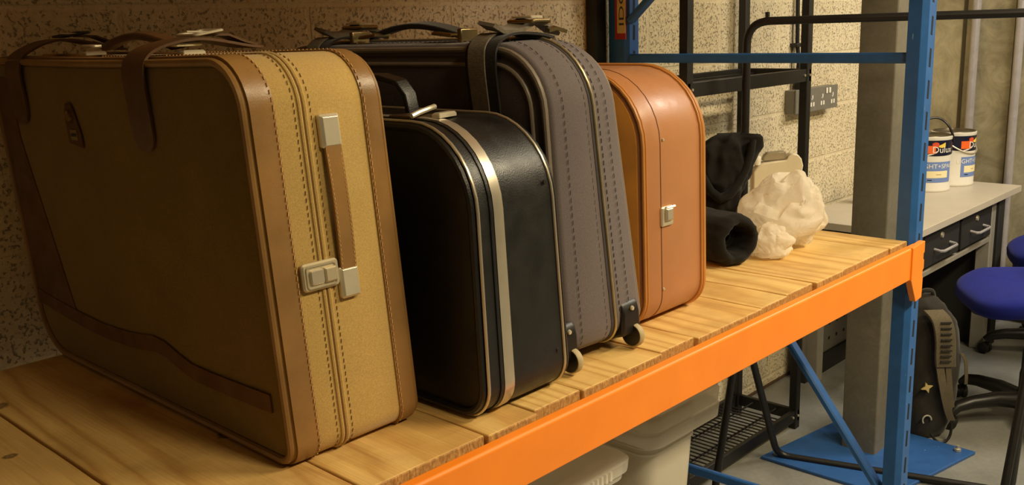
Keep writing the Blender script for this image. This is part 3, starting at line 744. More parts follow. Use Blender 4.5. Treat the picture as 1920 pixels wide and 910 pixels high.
# ------------------------------------------------------------------ cloth, bag and moulded case
UX = Vector((math.cos(yaw),-math.sin(yaw),0)); VY = Vector((math.sin(yaw),math.cos(yaw),0))
def interp(rows, z):
    rows = sorted(rows)
    if z <= rows[0][0]: return rows[0][1:]
    for a,b in zip(rows,rows[1:]):
        if z <= b[0]:
            t = (z-a[0])/(b[0]-a[0]); t = t*t*(3-2*t); return tuple(p+(q-p)*t for p,q in zip(a[1:],b[1:]))
    return rows[-1][1:]
def loft(J, rows, nz, ns, disp, power=2.2, top_round=.15):
    """rows: (z, u0, u1, half-depth, depth-offset)"""
    J = Vector((J[0],J[1],0)); z0 = min(r[0] for r in rows); z1 = max(r[0] for r in rows); rings = []
    for i in range(nz+1):
        z = z0+(z1-z0)*i/nz; u0_,u1_,hd,do = interp(rows,z); ring = []
        for k in range(ns):
            a = 2*PI*k/ns; ca, sa = math.cos(a), math.sin(a)
            c = math.copysign(abs(ca)**(2/power), ca); s_ = math.copysign(abs(sa)**(2/power), sa)
            p = J+UX*((u0_+u1_)/2+(u1_-u0_)/2*c)+VY*(do+hd*s_)+Vector((0,0,z))
            nrm = (UX*ca+VY*sa)
            p += nrm*disp(p, a, (z-z0)/(z1-z0)); p.z += disp(p+Vector((3.1,1.7,.4)), a, (z-z0)/(z1-z0))*.5*((z-z0)/(z1-z0))
            ring.append(p)
        rings.append(ring)
    return MB().rings(rings)
def cloth_disp(amp, sc, fold=1.):
    def d(p, a, t):
        q = p*sc; q = Vector((q.x, q.y, q.z*fold))
        w = noise.noise(q)*.9+noise.noise(q*2.3)*.45
        rr = 1-abs(noise.noise(q*1.4+Vector((5,2,1))))*2.2
        return amp*(w+.7*rr-.3)
    return d
jr = [(SH,.01,.075,.05,0),(1.03,-.005,.085,.055,0),(1.07,-.01,.082,.06,0),(1.105,-.012,.094,.06,0),(1.135,-.012,.110,.055,0),(1.165,-.012,.126,.05,0),(1.205,-.012,.138,.042,.0),(1.235,-.008,.146,.03,0),(1.255,.012,.148,.02,0),(1.268,.04,.146,.008,0)]
j = loft((2.155,1.36), [(z if z<SH+.001 else SH+(z-SH)*1.0-.003,u0*1.015,u1*1.015,h*.8,d) for z,u0,u1,h,d in jr], 70, 96, cloth_disp(.015, 20, .5), 2.6)
jo = j.build('black_garment', M['jacket'], loc=(2.15,1.31,SH), angle=80)
tag(jo, 'crumpled black cloth garment propped up behind the rolled cloth on the shelf', 'clothing')
jf = MB().tube([Vector((2.155,1.36,0))+UX*(u)+VY*(d*.85)+Vector((0,0,z)) for u,d,z in ((-.01,-.06,1.165),(.01,-.066,1.125),(.035,-.068,1.105),(.06,-.064,1.115),(.085,-.056,1.145),(.105,-.048,1.18),(.118,-.04,1.22),(.125,-.03,1.25))], [.010,.012,.013,.013,.012,.011,.010,.008], 10)
jf.build('hem_fold', M['jacket'], jo)
# rolled cloth: spiral roll, end facing the aisle
ra = Vector((.28,.96,.0)).normalized(); rb = Vector((ra.y,-ra.x,0)); rc = Vector((1.946,1.128,SH+.061))
prof = [(.0,.11),(.020,.11),(.031,.08),(.035,.03),(.0365,.008),(.039,.000),(.044,-.005),(.051,-.004),(.058,.004),(.0625,.018),(.0635,.04),(.0615,.10),(.061,.16),(.062,.21),(.058,.225),(.03,.23),(0,.23)]
rm = MB(); sg = 56; vs = []
for k in range(sg):
    a = 2*PI*k/sg
    for (r_,h) in prof:
        n1 = noise.noise(Vector((math.cos(a)*1.6,math.sin(a)*1.6,h*22)))
        rr = r_*(1+.06*n1) + (.004*noise.noise(Vector((math.cos(a)*5,math.sin(a)*5,h*40))) if r_ > .02 else 0)
        rr *= 1-.05*math.sin(a-.6)
        zz = rr*math.sin(a)*.96
        vs.append(rc+ra*(h*.75+.006*n1)+rb*(rr*math.cos(a)*1.05)+Vector((0,0,zz)))
n = len(prof); fs = [(k*n+i,((k+1)%sg)*n+i,((k+1)%sg)*n+i+1,k*n+i+1) for k in range(sg) for i in range(n-1)]
zmin = min(v.z for v in vs)
vs = [v+Vector((0,0,SH+.0005-zmin)) for v in vs]
ro = rm.add(vs, fs).build('rolled_cloth', M['jacket'], loc=tuple(rc), angle=70)
tag(ro, 'rolled up black padded cloth with its open end toward the aisle', 'rolled cloth')
spp = []
for k in range(46):
    a = k*.33+.5; rr = .010+.022*k/46; spp.append(rc+ra*(.05)+rb*(rr*math.cos(a))+Vector((0,0,rr*math.sin(a)*.95)))
MB().tube(spp, .0035, 6).build('inner_fold', M['jacket'], ro)
# white bag: thin film let fall over a few lumps with the cloth solver, kept as a plain mesh
def crumple():
    sc = bpy.context.scene; lumps = []
    def body(vs, fs, name):
        me = bpy.data.meshes.new(name); me.from_pydata([tuple(v) for v in vs], [], fs); me.update()
        o = bpy.data.objects.new(name, me); C.objects.link(o)
        o.modifiers.new('collision', 'COLLISION'); o.collision.thickness_outer = .004; o.collision.cloth_friction = 12
        lumps.append(o)
    body([(-2,-2,0),(2,-2,0),(2,2,0),(-2,2,0)], [(0,1,2,3)], 'ground')
    for c, r in (((.03,0,.085),(.055,.04,.085)), ((-.05,0,.055),(.035,.04,.05)), ((-.01,-.075,.022),(.035,.025,.02))):
        bm = bmesh.new(); bmesh.ops.create_uvsphere(bm, u_segments=20, v_segments=12, radius=1); bm.verts.index_update()
        body([(c[0]+v.co.x*r[0], c[1]+v.co.y*r[1], c[2]+v.co.z*r[2]) for v in bm.verts], [tuple(v.index for v in f.verts) for f in bm.faces], 'lump'); bm.free()
    bm = bmesh.new(); bmesh.ops.create_icosphere(bm, subdivisions=5, radius=1)
    for v in bm.verts:
        p = v.co.copy(); n = noise.noise(p*2.3+Vector((4,1,2)))*.16+noise.noise(p*5)*.06; q = p*(1+n)
        v.co = Vector((q.x*.125+.015, q.y*.125-.02, max(.006, q.z*.17+.178)))
    me = bpy.data.meshes.new('film'); bm.to_mesh(me); bm.free()
    o = bpy.data.objects.new('film', me); C.objects.link(o)
    m = o.modifiers.new('cloth', 'CLOTH'); k = m.settings
    k.quality = 8; k.mass = .08; k.tension_stiffness = 12; k.compression_stiffness = 12; k.shear_stiffness = 6; k.bending_stiffness = .08; k.air_damping = 2
    q = m.collision_settings; q.use_self_collision = True; q.self_distance_min = .003; q.distance_min = .003; q.collision_quality = 4
    f0, e0 = sc.frame_current, sc.frame_end
    sc.frame_start = 1; sc.frame_end = 70; m.point_cache.frame_end = 70
    for f in range(1, 61): sc.frame_set(f)
    ev = o.evaluated_get(bpy.context.evaluated_depsgraph_get()); em = ev.to_mesh()
    pts = [v.co.copy() for v in em.vertices]; fcs = [tuple(p.vertices) for p in em.polygons]; ev.to_mesh_clear()
    for x in lumps+[o]: bpy.data.objects.remove(x)
    sc.frame_end = e0; sc.frame_set(f0)
    return pts, fcs
bag_pts, bag_faces = crumple()
J_ = Vector((2.150,1.180,0))
bo = MB().add([J_+UX*(.030+p.x*.86)+VY*(p.y*.72+.02)+Vector((0,0,SH+.001+max(0,p.z)*.80)) for p in bag_pts], bag_faces).build('plastic_bag', M['bag'], loc=(2.12,1.15,SH), angle=60)
J2 = Vector((2.053,1.112,0)); cr_, sr_ = math.cos(2.2), math.sin(2.2)
MB().add([J2+UX*((p.x*cr_-p.y*sr_)*.46+.0)+VY*((p.x*sr_+p.y*cr_)*.30)+Vector((0,0,SH+.001+max(0,p.z)*.34)) for p in bag_pts], bag_faces).build('front_fold', M['bag'], bo, angle=60)
def BG(u,d,z): return Vector((2.145,1.185,0))+UX*u+VY*d+Vector((0,0,z))
tag(bo, 'crumpled white plastic carrier bag at the right end of the shelf', 'bag')
# translucent white moulded case
J = Vector((2.3,1.45,0))
def JC(u, z, d): return J+UX*u+VY*d+Vector((0,0,z))
ol = [(.03,1.04),(.03,1.075),(.06,1.105),(.139,1.082),(.137,1.138),(.15,1.152),(.163,1.160),(.20,1.166),(.228,1.168),(.235,1.180),(.245,1.186),(.258,1.184),(.270,1.170),(.275,1.152),(.272,1.132),(.262,1.118),(.245,1.108),(.225,1.103),(.222,1.112),(.205,1.118),(.185,1.116),(.17,1.104),(.16,1.095),(.2,1.05),(.2,1.02)]
ol = [(.137,SH+.012),(.137,1.138),(.150,1.154),(.165,1.163),(.20,1.167),(.228,1.169),(.234,1.181),(.245,1.187),(.259,1.184),(.270,1.171),(.275,1.152),(.272,1.132),(.262,1.118),(.245,1.108),(.226,1.103),(.221,1.113),(.205,1.119),(.186,1.116),(.174,1.104),(.168,SH+.012)]
J0 = JC(.16,SH,0)
mc = thing('moulded_plastic_case', 'white moulded plastic case with rounded end behind the carrier bag', 'case', tuple(J0))
MB().prism(ol, lambda u,z:JC(u,z,-.02), lambda u,z:JC(u,z,.02)).build('body', M['white_plastic'], mc, bevel=.004, bseg=3)
MB().prism([(.165,1.167),(.168,1.180),(.178,1.190),(.225,1.193),(.232,1.183),(.229,1.170)], lambda u,z:JC(u,z,-.012), lambda u,z:JC(u,z,.012)).build('clear_cover', M['clear_smoke'], mc, bevel=.002)
MB().lathe([(0,0),(.011,0),(.011,.022),(.010,.024),(0,.024)], tuple(JC(.151,1.156,0)), 18).build('cap', M['white'], mc)
MB().prism([(.12,SH+.0005),(.29,SH+.0005),(.29,SH+.010),(.27,SH+.013),(.13,SH+.013)], lambda u,z:JC(u,z,-.03), lambda u,z:JC(u,z,.03)).build('foot', M['black_plastic'], mc, bevel=.002)

# ------------------------------------------------------------------ black wire rack, clothes rail
wr = thing('wire_shelf_rack', 'black steel freestanding shelf rack against the block wall', 'rack', (2.87,1.76,0))
ax0, ax1, ay0, ay1 = 2.47, 3.27, 1.615, 1.895
for (x,y) in ((ax0,ay0),(ax1,ay0),(ax0,ay1),(ax1,ay1)):
    sx = 1 if x == ax0 else -1; sy = 1 if y == ay0 else -1
    P = [(x,y),(x+.036*sx,y),(x+.036*sx,y+.004*sy),(x+.004*sx,y+.004*sy),(x+.004*sx,y+.036*sy),(x,y+.036*sy)]
    P = [(x,y),(x+.034*sx,y),(x+.034*sx,y+.03*sy),(x,y+.03*sy)]
    MB().prism(P, lambda a,b:(a,b,0), lambda a,b:(a,b,2.1)).build('post', M['black_steel'], wr, bevel=.003)
for zz in (.075,1.372,2.0):
    mb = MB()
    h = .045
    mb.box((ax0,ay0+.003,zz-h),(ax1,ay0+.02,zz)); mb.box((ax0,ay1-.02,zz-h),(ax1,ay1-.003,zz))
    mb.box((ax0+.003,ay0,zz-h),(ax0+.02,ay1,zz)); mb.box((ax1-.02,ay0,zz-h),(ax1-.003,ay1,zz))
    fr = mb.build('shelf_frame', M['black_steel'], wr, bevel=.002)
    mb = MB()
    if zz < 1:
        k = ax0+.03
        while k < ax1-.1:
            mb.tube([(k,ay0+.01,zz-.012),(k,ay1-.01,zz-.012)], .003, 6); k += .026
        for y in (ay0+.09, ay0+.19): mb.tube([(ax0,y,zz-.017),(ax1,y,zz-.017)], .004, 6)
    else:
        for k in range(3): mb.bar((ax0+.01,ay0+.06+.08*k,zz-.02),(ax1-.01,ay0+.06+.08*k,zz-.02), .012,.012)
    mb.build('shelf_wires', M['black_steel'], fr)
    if zz < 1.5:
        for (x,y) in ((ax1-.017,ay0-.001),(ax1-.05,ay0+.002),(ax0+.03,ay0+.002)): MB().lathe([(0,-.004),(.004,-.004),(.005,0)], (x,y,zz-.022), 8, 'Y').build('bolt', M['steel'], fr)
MB().tube([(ax1-.03,ay1-.05,1.10),(ax1-.09,ay1-.05,1.10)], .005, 6).build('bracket', M['black_steel'], wr)
cr = thing('clothes_rail', 'black tubular steel clothes rail running away behind the shelf end', 'clothes rail', (2.83,1.2,0))
A0 = Vector((2.70,1.55,0)); A1 = Vector((2.985,.755,0)); DR = (A1-A0).normalized(); PX = Vector((DR.y*-1, DR.x, 0)); PX = -PX if PX.x < 0 else PX
PX = Vector((1,-.02,0))
def bend(path, r=.06, n=6):
    out = [Vector(path[0])]
    for a,b,c in zip(path,path[1:],path[2:]):
        a,b,c = Vector(a),Vector(b),Vector(c); d1 = (a-b).normalized(); d2 = (c-b).normalized()
        p, q = b+d1*r, b+d2*r
        for k in range(n+1):
            t = k/n; out.append(p*(1-t)**2+b*2*t*(1-t)+q*t*t)
    out.append(Vector(path[-1])); return out
H = Vector((0,0,1))
MB().tube(bend([A0+H*.55, A0+H*1.545, A1+H*1.545, A1+H*.55], .07, 8), .0125, 12).build('top_rail', M['black_steel'], cr)
MB().tube(bend([A0+PX*.0+H*.60, A0+PX*.262+H*.016, A1+Vector((.20,.075,.016)), A1+H*.60], .05, 6), .0125, 12).build('leg_loop', M['black_steel'], cr)
MB().tube(bend([A0-PX*.0+H*.60, A0-PX*.15+H*.016, A1-PX*.2+H*.016, A1+H*.60], .05, 6), .0125, 12).build('leg_loop', M['black_steel'], cr)
MB().tube([A0+DR*.06+H*1.545, A0+DR*.06+H*1.572], .007, 8).build('rail_stop', M['black_steel'], cr)

# ------------------------------------------------------------------ socket outlets
for i, x0 in enumerate((3.655,3.843)):
    s_ = thing('wall_socket', ['left grey metal double socket with a cable entering it on the block wall', 'right grey metal double socket on the block wall, partly behind the black post'][i], 'socket', (x0+.09,WALL,1.2), 'grey double sockets')
    MB().box((x0,WALL-.045,1.166),(x0+.186,WALL,1.26)).build('back_box', M['socket'], s_, bevel=.003)
    MB().box((x0-.002,WALL-.052,1.164),(x0+.188,WALL-.045,1.262)).build('face_plate', M['socket'], s_, bevel=.002)
    for k in range(2):
        cx = x0+.045+.096*k; yy = WALL-.0525
        xs_ = x0+.093+(-.014 if k == 0 else .014)
        MB().prism([(xs_-.007,1.231),(xs_+.007,1.231),(xs_+.007,1.254),(xs_-.007,1.254)], lambda a,b:(a,yy-.004,b), lambda a,b:(a,yy,b)).build('switch', M['white'], s_, bevel=.001)
        mb = MB(); mb.box((cx-.004,yy-.001,1.214),(cx+.004,yy,1.231)); mb.box((cx-.01,yy-.001,1.213),(cx+.001,yy,1.218))
        mb.box((cx-.017,yy-.001,1.185),(cx-.005,yy,1.202)); mb.box((cx+.005,yy-.001,1.185),(cx+.017,yy,1.202))
        mb.build('pin_holes', M['white'], s_, smooth=False)
cb = thing('power_cable', 'black cable clipped down the block wall into the left socket', 'cable', (3.725,WALL-.02,1.26))
MB().tube([(3.71,WALL-.015,2.6),(3.71,WALL-.015,1.7),(3.715,WALL-.018,1.45),(3.725,WALL-.022,1.36)], .0085, 10).build('cord', M['rubber'], cb)
MB().tube([(3.725,WALL-.022,1.37),(3.727,WALL-.024,1.34),(3.728,WALL-.025,1.30),(3.728,WALL-.025,1.262)], [.009,.013,.019,.02], 12).build('gland', M['rubber'], cb)
MB().box((3.685,WALL-.032,1.432),(3.74,WALL,1.448)).build('clip', M['black_steel'], cb, bevel=.003)
MB().tube([(3.695,WALL-.006,1.55),(3.687,WALL-.008,1.5),(3.695,WALL-.006,1.44),(3.693,WALL-.006,1.26)], .002, 6).build('tie', M['rubber'], cb)

# ------------------------------------------------------------------ workbench
BZ = .74; bx0, bx1, by0, by1 = 3.62, 4.905, 1.345, 1.86
wb = thing('workbench', 'grey steel workbench with pale laminate top against the far wall', 'workbench', (4.26,1.6,0))
MB().box((bx0,by0,BZ-.03),(bx1,by1,BZ)).build('bench_top', M['bench_top'], wb, bevel=.002)
for (x,y) in ((3.725,by0+.03),(4.60,by0+.03),(3.725,by1-.09),(4.60,by1-.09)):
    MB().box((x,y,0),(x+.058,y+.06,BZ-.03)).build('leg', M['bench_grey'], wb, bevel=.004)
MB().box((4.67,by0+.02,0),(4.745,by1-.04,BZ-.03)).build('side_panel', M['drawer'], wb, bevel=.003)
MB().box((3.783,by0+.035,BZ-.222),(4.602,by0+.27,BZ-.20)).build('lower_shelf', M['bench_grey'], wb, bevel=.002)
bp = MB().box((3.70,by1-.035,.085),(4.66,by1-.02,BZ-.03)).build('back_panel', M['bench_panel'], wb, smooth=False)
hm = MB()
for i in range(12):
    for k in range(6):
        hm.box((3.80+.075*i-.007,by1-.0365,.14+.07*k-.007),(3.80+.075*i+.007,by1-.0345,.14+.07*k+.007))
hm.build('panel_holes', simple('hole_dark', (24,20,15), .9), bp, smooth=False)
MB().box((3.70,by1-.05,.0),(4.66,by1-.03,.085)).build('plinth', M['drawer'], wb)
for i, (xa, xb) in enumerate(((3.795,4.185),(4.215,4.595))):
    d = MB().box((xa,by0+.03,BZ-.185),(xb,by0+.4,BZ-.035)).build('drawer', M['drawer'], wb, bevel=.003)
    MB().tube([(xa+.11,by0+.03,BZ-.122),(xa+.11,by0+.005,BZ-.126),(xa+.125,by0-.005,BZ-.127),(xb-.125,by0-.005,BZ-.127),(xb-.11,by0+.005,BZ-.126),(xb-.11,by0+.03,BZ-.122)], .006, 8).build('handle', M['pipe'], d)
    MB().lathe([(0,-.006),(.011,-.006),(.013,0)], ((xa+xb)/2-.01,by0+.03,BZ-.075), 16, 'Y').build('lock', M['steel'], d)

# paint tins
def tin(c, ang, loop_handle, label, sticker_off):
    t = thing('paint_tin', label, 'paint tin', (c[0],c[1],BZ+.0005), 'white paint tins on the workbench')
    R, Hh = .1, .255
    z0 = BZ+.0005
    c3 = Vector((c[0],c[1],z0))
    MB().lathe([(0,0),(R*.97,0),(R,.004),(R,.010),(R*.985,.014),(R*.985,Hh-.012),(R,Hh-.008),(R,Hh-.002),(R*.96,Hh)], c3, 48).build('body', M['tin_white'], t)
    MB().lathe([(R*.965,Hh-.001),(R*.95,Hh+.003),(R*.90,Hh+.003),(R*.88,Hh-.004),(R*.6,Hh-.005),(0,Hh-.005)], c3, 48).build('lid', simple('tin_lid', (108,98,80), .35, .7), t)
    def cyl(a, z, e): return c3+Vector((math.cos(a)*(R*.985+e), math.sin(a)*(R*.985+e), z))
    def patch(name, mat, a0, a1, zlo, zhi, e, parent=t, n=24):
        mb = MB(); vs = []; fs = []
        for i in range(n+1):
            q = i/n; a = a0+(a1-a0)*q
            lo = zlo(q) if callable(zlo) else zlo; hi = zhi(q) if callable(zhi) else zhi
            vs += [cyl(a,lo,e),cyl(a,hi,e)]
        for i in range(n): fs.append((2*i,2*i+2,2*i+3,2*i+1))
        mb.add(vs,fs); return mb.build(name, mat, parent)
    def wrap(name, body, size, a, z, e, mat, parent=t, sx=1.):
        vs, fs = text_geo(body, size); mb = MB(); mb.add([cyl(a+v.x*sx/R, z+v.y, e) for v in vs], fs); return mb.build(name, mat, parent, smooth=False)
    swoop = lambda q: Hh-.078-.010*math.cos((q-.5)*2*PI*1.0)
    patch('top_band', M['tin_navy'], ang-PI, ang+PI, swoop, Hh-.016, .0006, n=64)
    patch('swoosh', M['tin_white'], ang-.9, ang-.05, lambda q: Hh-.092+.02*q*q, lambda q: Hh-.086+.022*q*q, .0009)
    patch('sticker', M['sticker_orange'], ang-.62+sticker_off, ang-.12+sticker_off, Hh-.076, Hh-.040, .0016)
    patch('colour_flash', M['pinkred'], ang-.28, ang+.02, Hh-.046, lambda q: Hh-.030+.006*math.sin(q*PI), .0012)
    patch('colour_flash', M['yellow'], ang+.0, ang+.34, lambda q:Hh-.046-.004*math.sin(q*PI), lambda q:Hh-.04+.014*q, .0012)
    wrap('brand_lettering', 'Dulux', .042, ang+.24, Hh-.060, .0020, M['white'])
    lb = patch('label_panel', M['tin_blue'], ang-.62, ang+.78, .045, .140, .0008)
    wrap('title_lettering', 'LIGHT+SPACE', .028, ang+.10, .119, .0013, M['white'], lb, 1.08)
    patch('cream_panel', M['tin_cream'], ang-.46, ang+.56, .066, .098, .0012, lb)
    patch('colour_line', M['tin_navy'], ang-.42, ang-.22, .054, .058, .0012, lb)
    patch('colour_line', simple('tan_line', (190,160,110), .6), ang-.05, ang+.2, .080, .083, .0016, lb)
    patch('print_mark', M['sticker_orange'], ang+1.05, ang+1.2, .03, .055, .0008)
    # wire handle
    if loop_handle:
        p = [cyl(ang-1.4,Hh-.04,.004), cyl(ang-1.25,Hh+.02,.0), c3+Vector((math.cos(ang-1.2)*.05,math.sin(ang-1.2)*.05,Hh+.07)), c3+Vector((math.cos(ang+.9)*.03,math.sin(ang+.9)*.03,Hh+.085)), c3+Vector((math.cos(ang+.95)*.075,math.sin(ang+.95)*.075,Hh+.055)), cyl(ang+1.0,Hh-.0,.002), cyl(ang+1.02,Hh-.03,.004)]
        for _ in range(3):
            q = [p[0]]
            for a,b in zip(p,p[1:]): q += [a*.75+b*.25,a*.25+b*.75]
            q.append(p[-1]); p = q
        MB().tube(p, .0055, 8).build('handle', M['black_plastic'], t)
    else:
        p = [cyl(ang-1.5+3.0*k/20, Hh-.03-.07*math.sin(PI*k/20), .004) for k in range(21)]
        MB().tube(p, .0035, 6).build('handle', M['steel'], t)
    return t
view_a = math.atan2(-1.62,-4.7)
tin((4.585,1.668), view_a+.44, True, 'white paint tin half hidden behind the blue upright, black handle raised', .0)
tin((4.795,1.632), view_a+1.02, False, 'white paint tin standing farthest right on the workbench', -.05)
bt = MB().lathe([(0,0),(.032,0),(.034,.004),(.034,.10),(.03,.115),(.014,.13),(.013,.15),(.016,.152),(.016,.172),(0,.174)], (4.085,1.76,BZ+.0005), 24)
bt = bt.build('dark_bottle', M['black_plastic'], loc=(4.085,1.76,BZ))
tag(bt, 'small dark bottle with lilac label on the workbench behind the column', 'bottle')
MB().lathe([(.0345,.07),(.0347,.07),(.0347,.11),(.0345,.11)], (4.085,1.76,BZ+.0005), 24).build('bottle_label', M['purple'], bt)

# ------------------------------------------------------------------ office chairs
def chair(cx, cy, ang0, seat_top, label, face, ss=1.):
    t = thing('office_chair', label, 'chair', (cx,cy,0), 'blue office chairs by the workbench')
    # seat cushion
    rings = []
    prof = [(-.085,.60),(-.08,.80),(-.065,.93),(-.045,.99),(-.02,1.0),(-.008,.985),(.0,.94),(.004,.86),(.003,.6),(.0,.3)]
    for (dz,sc) in prof:
        ring = []
        for k in range(48):
            a = 2*PI*k/48; ca, sa = math.cos(a), math.sin(a)
            p = 3.0
            x = ss*.265*math.copysign(abs(ca)**(2/p),ca)*sc; y = ss*.255*math.copysign(abs(sa)**(2/p),sa)*sc
            drop = -.025*max(0,(-y-.12)/.1) if True else 0
            X = x*math.cos(face)-y*math.sin(face); Y = x*math.sin(face)+y*math.cos(face)
            ring.append(Vector((cx+X,cy+Y,seat_top+dz+drop)))
        rings.append(ring)
    MB().rings(rings).build('seat', M['blue_fabric'], t, angle=70)
    MB().prism(rrect(-.19,.19,-.18,.18,.06,5), lambda a,b:(cx+a,cy+b,seat_top-.105), lambda a,b:(cx+a,cy+b,seat_top-.080)).build('seat_shell', M['black_plastic'], t, bevel=.004)
    bd = Vector((-math.sin(face),math.cos(face),0)); sd = Vector((math.cos(face),math.sin(face),0)); c3 = Vector((cx,cy,0))
    # backrest
    rings = []
    for (dd,sc) in ((-.02,.8),(-.015,.94),(.0,1.0),(.03,1.0),(.045,.92),(.05,.6)):
        ring = []
        for k in range(40):
            a = 2*PI*k/40; ca, sa = math.cos(a), math.sin(a)
            x = .20*math.copysign(abs(ca)**.7,ca)*sc; z = .20*math.copysign(abs(sa)**.7,sa)*sc
            ring.append(c3+sd*x+bd*(.29+dd+.06*(x/.2)**2*-1)+Vector((0,0,seat_top+.34+z)))
        rings.append(ring)
    MB().rings(rings).build('backrest', M['blue_fabric'], t, angle=70)
    MB().bar(c3+bd*.10+H*(seat_top-.1), c3+bd*.33+H*(seat_top-.09), .05,.012).add([],[]).bar(c3+bd*.34+H*(seat_top-.095), c3+bd*.35+H*(seat_top+.35), .05,.014).build('back_stem', M['black_plastic'], t)
    MB().lathe([(0,.09),(.03,.09),(.03,.2),(.026,.22),(.026,.3),(.018,.3),(.018,seat_top-.1),(0,seat_top-.1)], (cx,cy,0), 20).build('gas_column', M['black_plastic'], t)
    MB().lathe([(0,.06),(.045,.06),(.05,.08),(.048,.115),(.03,.13),(0,.13)], (cx,cy,0), 24).build('hub', M['black_plastic'], t)
    for k in range(5):
        a = ang0+2*PI*k/5; d = Vector((math.cos(a),math.sin(a),0)); e = Vector((-d.y,d.x,0))
        am = MB().tube([c3+d*.03+H*.095,c3+d*.12+H*.105,c3+d*.22+H*.098,c3+d*.275+H*.085,c3+d*.298+H*.062], [.034,.029,.024,.022,.018], 12).build('arm', M['black_plastic'], t)
        w = MB()
        cc = c3+d*.30+H*.026
        mrot = Matrix.Rotation(a+.9, 4, 'Z')
        w.lathe([(0,-.024),(.02,-.024),(.0255,-.02),(.0255,-.006),(.02,-.004),(.02,.004),(.0255,.006),(.0255,.02),(.02,.024),(0,.024)], tuple(cc), 20, 'X', mrot)
        w.build('castor', M['rubber'], am)
        MB().lathe([(0,.050),(.012,.05),(.024,.045),(.022,.03),(0,.03)], tuple(c3+d*.298), 14).build('castor_hood', M['pipe'] if k == 1 else M['black_plastic'], am)
    return t
aA = math.atan2(1.155-.954, 3.65-3.88)
chair(3.84,.975,aA,.555,'blue fabric office chair nearest, in front of the workbench', -2.5)
aB = math.atan2(1.326-1.08, 4.58-4.69)
chair(4.69,1.08,aB,.53,'blue fabric office chair farther back by the end of the workbench', -2.75, .92)

# ------------------------------------------------------------------ backpack
bk = thing('backpack', 'black and grey backpack standing on the floor behind the blue upright', 'backpack', (3.56,1.21,0))
pr = [(.0,-.11,.01,.07,0),(.03,-.125,.03,.085,0),(.10,-.13,.045,.095,0),(.19,-.133,.055,.095,0),(.28,-.135,.064,.09,0),(.36,-.135,.064,.085,0),(.44,-.135,.046,.075,0),(.50,-.125,.006,.055,0),(.53,-.11,-.025,.035,0),(.541,-.09,-.04,.012,0)]
loft((3.56,1.21), pr, 50, 56, cloth_disp(.006, 14, .5), 2.6).build('pack_body', M['pack'], bk, angle=80)
def BP(u, d, z): return Vector((3.56,1.21,0))+UX*u+VY*d+Vector((0,0,z))
def sm(p, it=2):
    p = [Vector(a) for a in p]
    for _ in range(it):
        q = [p[0]]
        for a,b in zip(p,p[1:]): q += [a*.75+b*.25,a*.25+b*.75]
        q.append(p[-1]); p = q
    return p
sp = sm([BP(-.07,-.075,.50),BP(-.045,-.105,.47),BP(-.035,-.118,.40),BP(-.035,-.122,.33),BP(-.03,-.12,.30)])
st = MB().ribbon(sp, [.036]*len(sp), UX, .014).build('shoulder_strap', M['pack_grey'], bk, bevel=.003)
mb = MB()
for k in range(8):
    z = .465-.02*k; dd = -.108-.017*min(1,k/4); mb.bar(BP(-.055,dd-.008,z), BP(-.018,dd-.008,z), .006,.006)
mb.build('strap_vents', M['pack'], st)
sp = sm([BP(-.05,-.118,.30),BP(-.035,-.122,.22),BP(-.01,-.115,.13),BP(.012,-.105,.085)]); MB().ribbon(sp, [.014]*len(sp), UX, .006).build('lower_strap', M['pack_grey'], bk)
sp = sm([BP(-.02,-.118,.30),BP(-.01,-.12,.22),BP(.005,-.115,.14)]); MB().ribbon(sp, [.010]*len(sp), UX, .004).build('lower_strap', M['pack_grey'], bk)
sp = sm([BP(.05,-.07,.33),BP(.066,-.075,.30),BP(.07,-.075,.24),BP(.073,-.07,.21)]); MB().ribbon(sp, [.006]*len(sp), UX, .004).build('side_strap', M['pack_grey'], bk)
sp = sm([BP(-.06,-.10,.03),BP(-.04,-.115,.004),BP(-.01,-.12,.004),BP(.012,-.11,.03),BP(.015,-.10,.07)]); MB().tube(sp, .005, 8).build('hanging_loop', M['black_plastic'], bk)
sp = sm([BP(-.10,.0,.53),BP(-.085,-.02,.562),BP(-.05,-.02,.562),BP(-.035,.0,.53)]); MB().tube(sp, .008, 8).build('grab_handle', M['pack'], bk)
star = MB(); P = [(.022*math.cos(a)*(1 if i%2==0 else .4), .022*math.sin(a)*(1 if i%2==0 else .4)) for i,a in enumerate([PI/4*k+.3 for k in range(8)])]
star.prism(P, lambda a,b:BP(-.085+a,-.106,.215+b), lambda a,b:BP(-.085+a,-.100,.215+b)); star.build('emblem', simple('pack_emblem', (190,168,110), .5), bk)
sp = [BP(-.075+.016*math.cos(a),-.098,.085+.018*math.sin(a)) for a in [k*.35 for k in range(12)]]; MB().tube(sp,.003,6).build('emblem_mark', simple('pack_mark', (170,165,150), .5), bk)

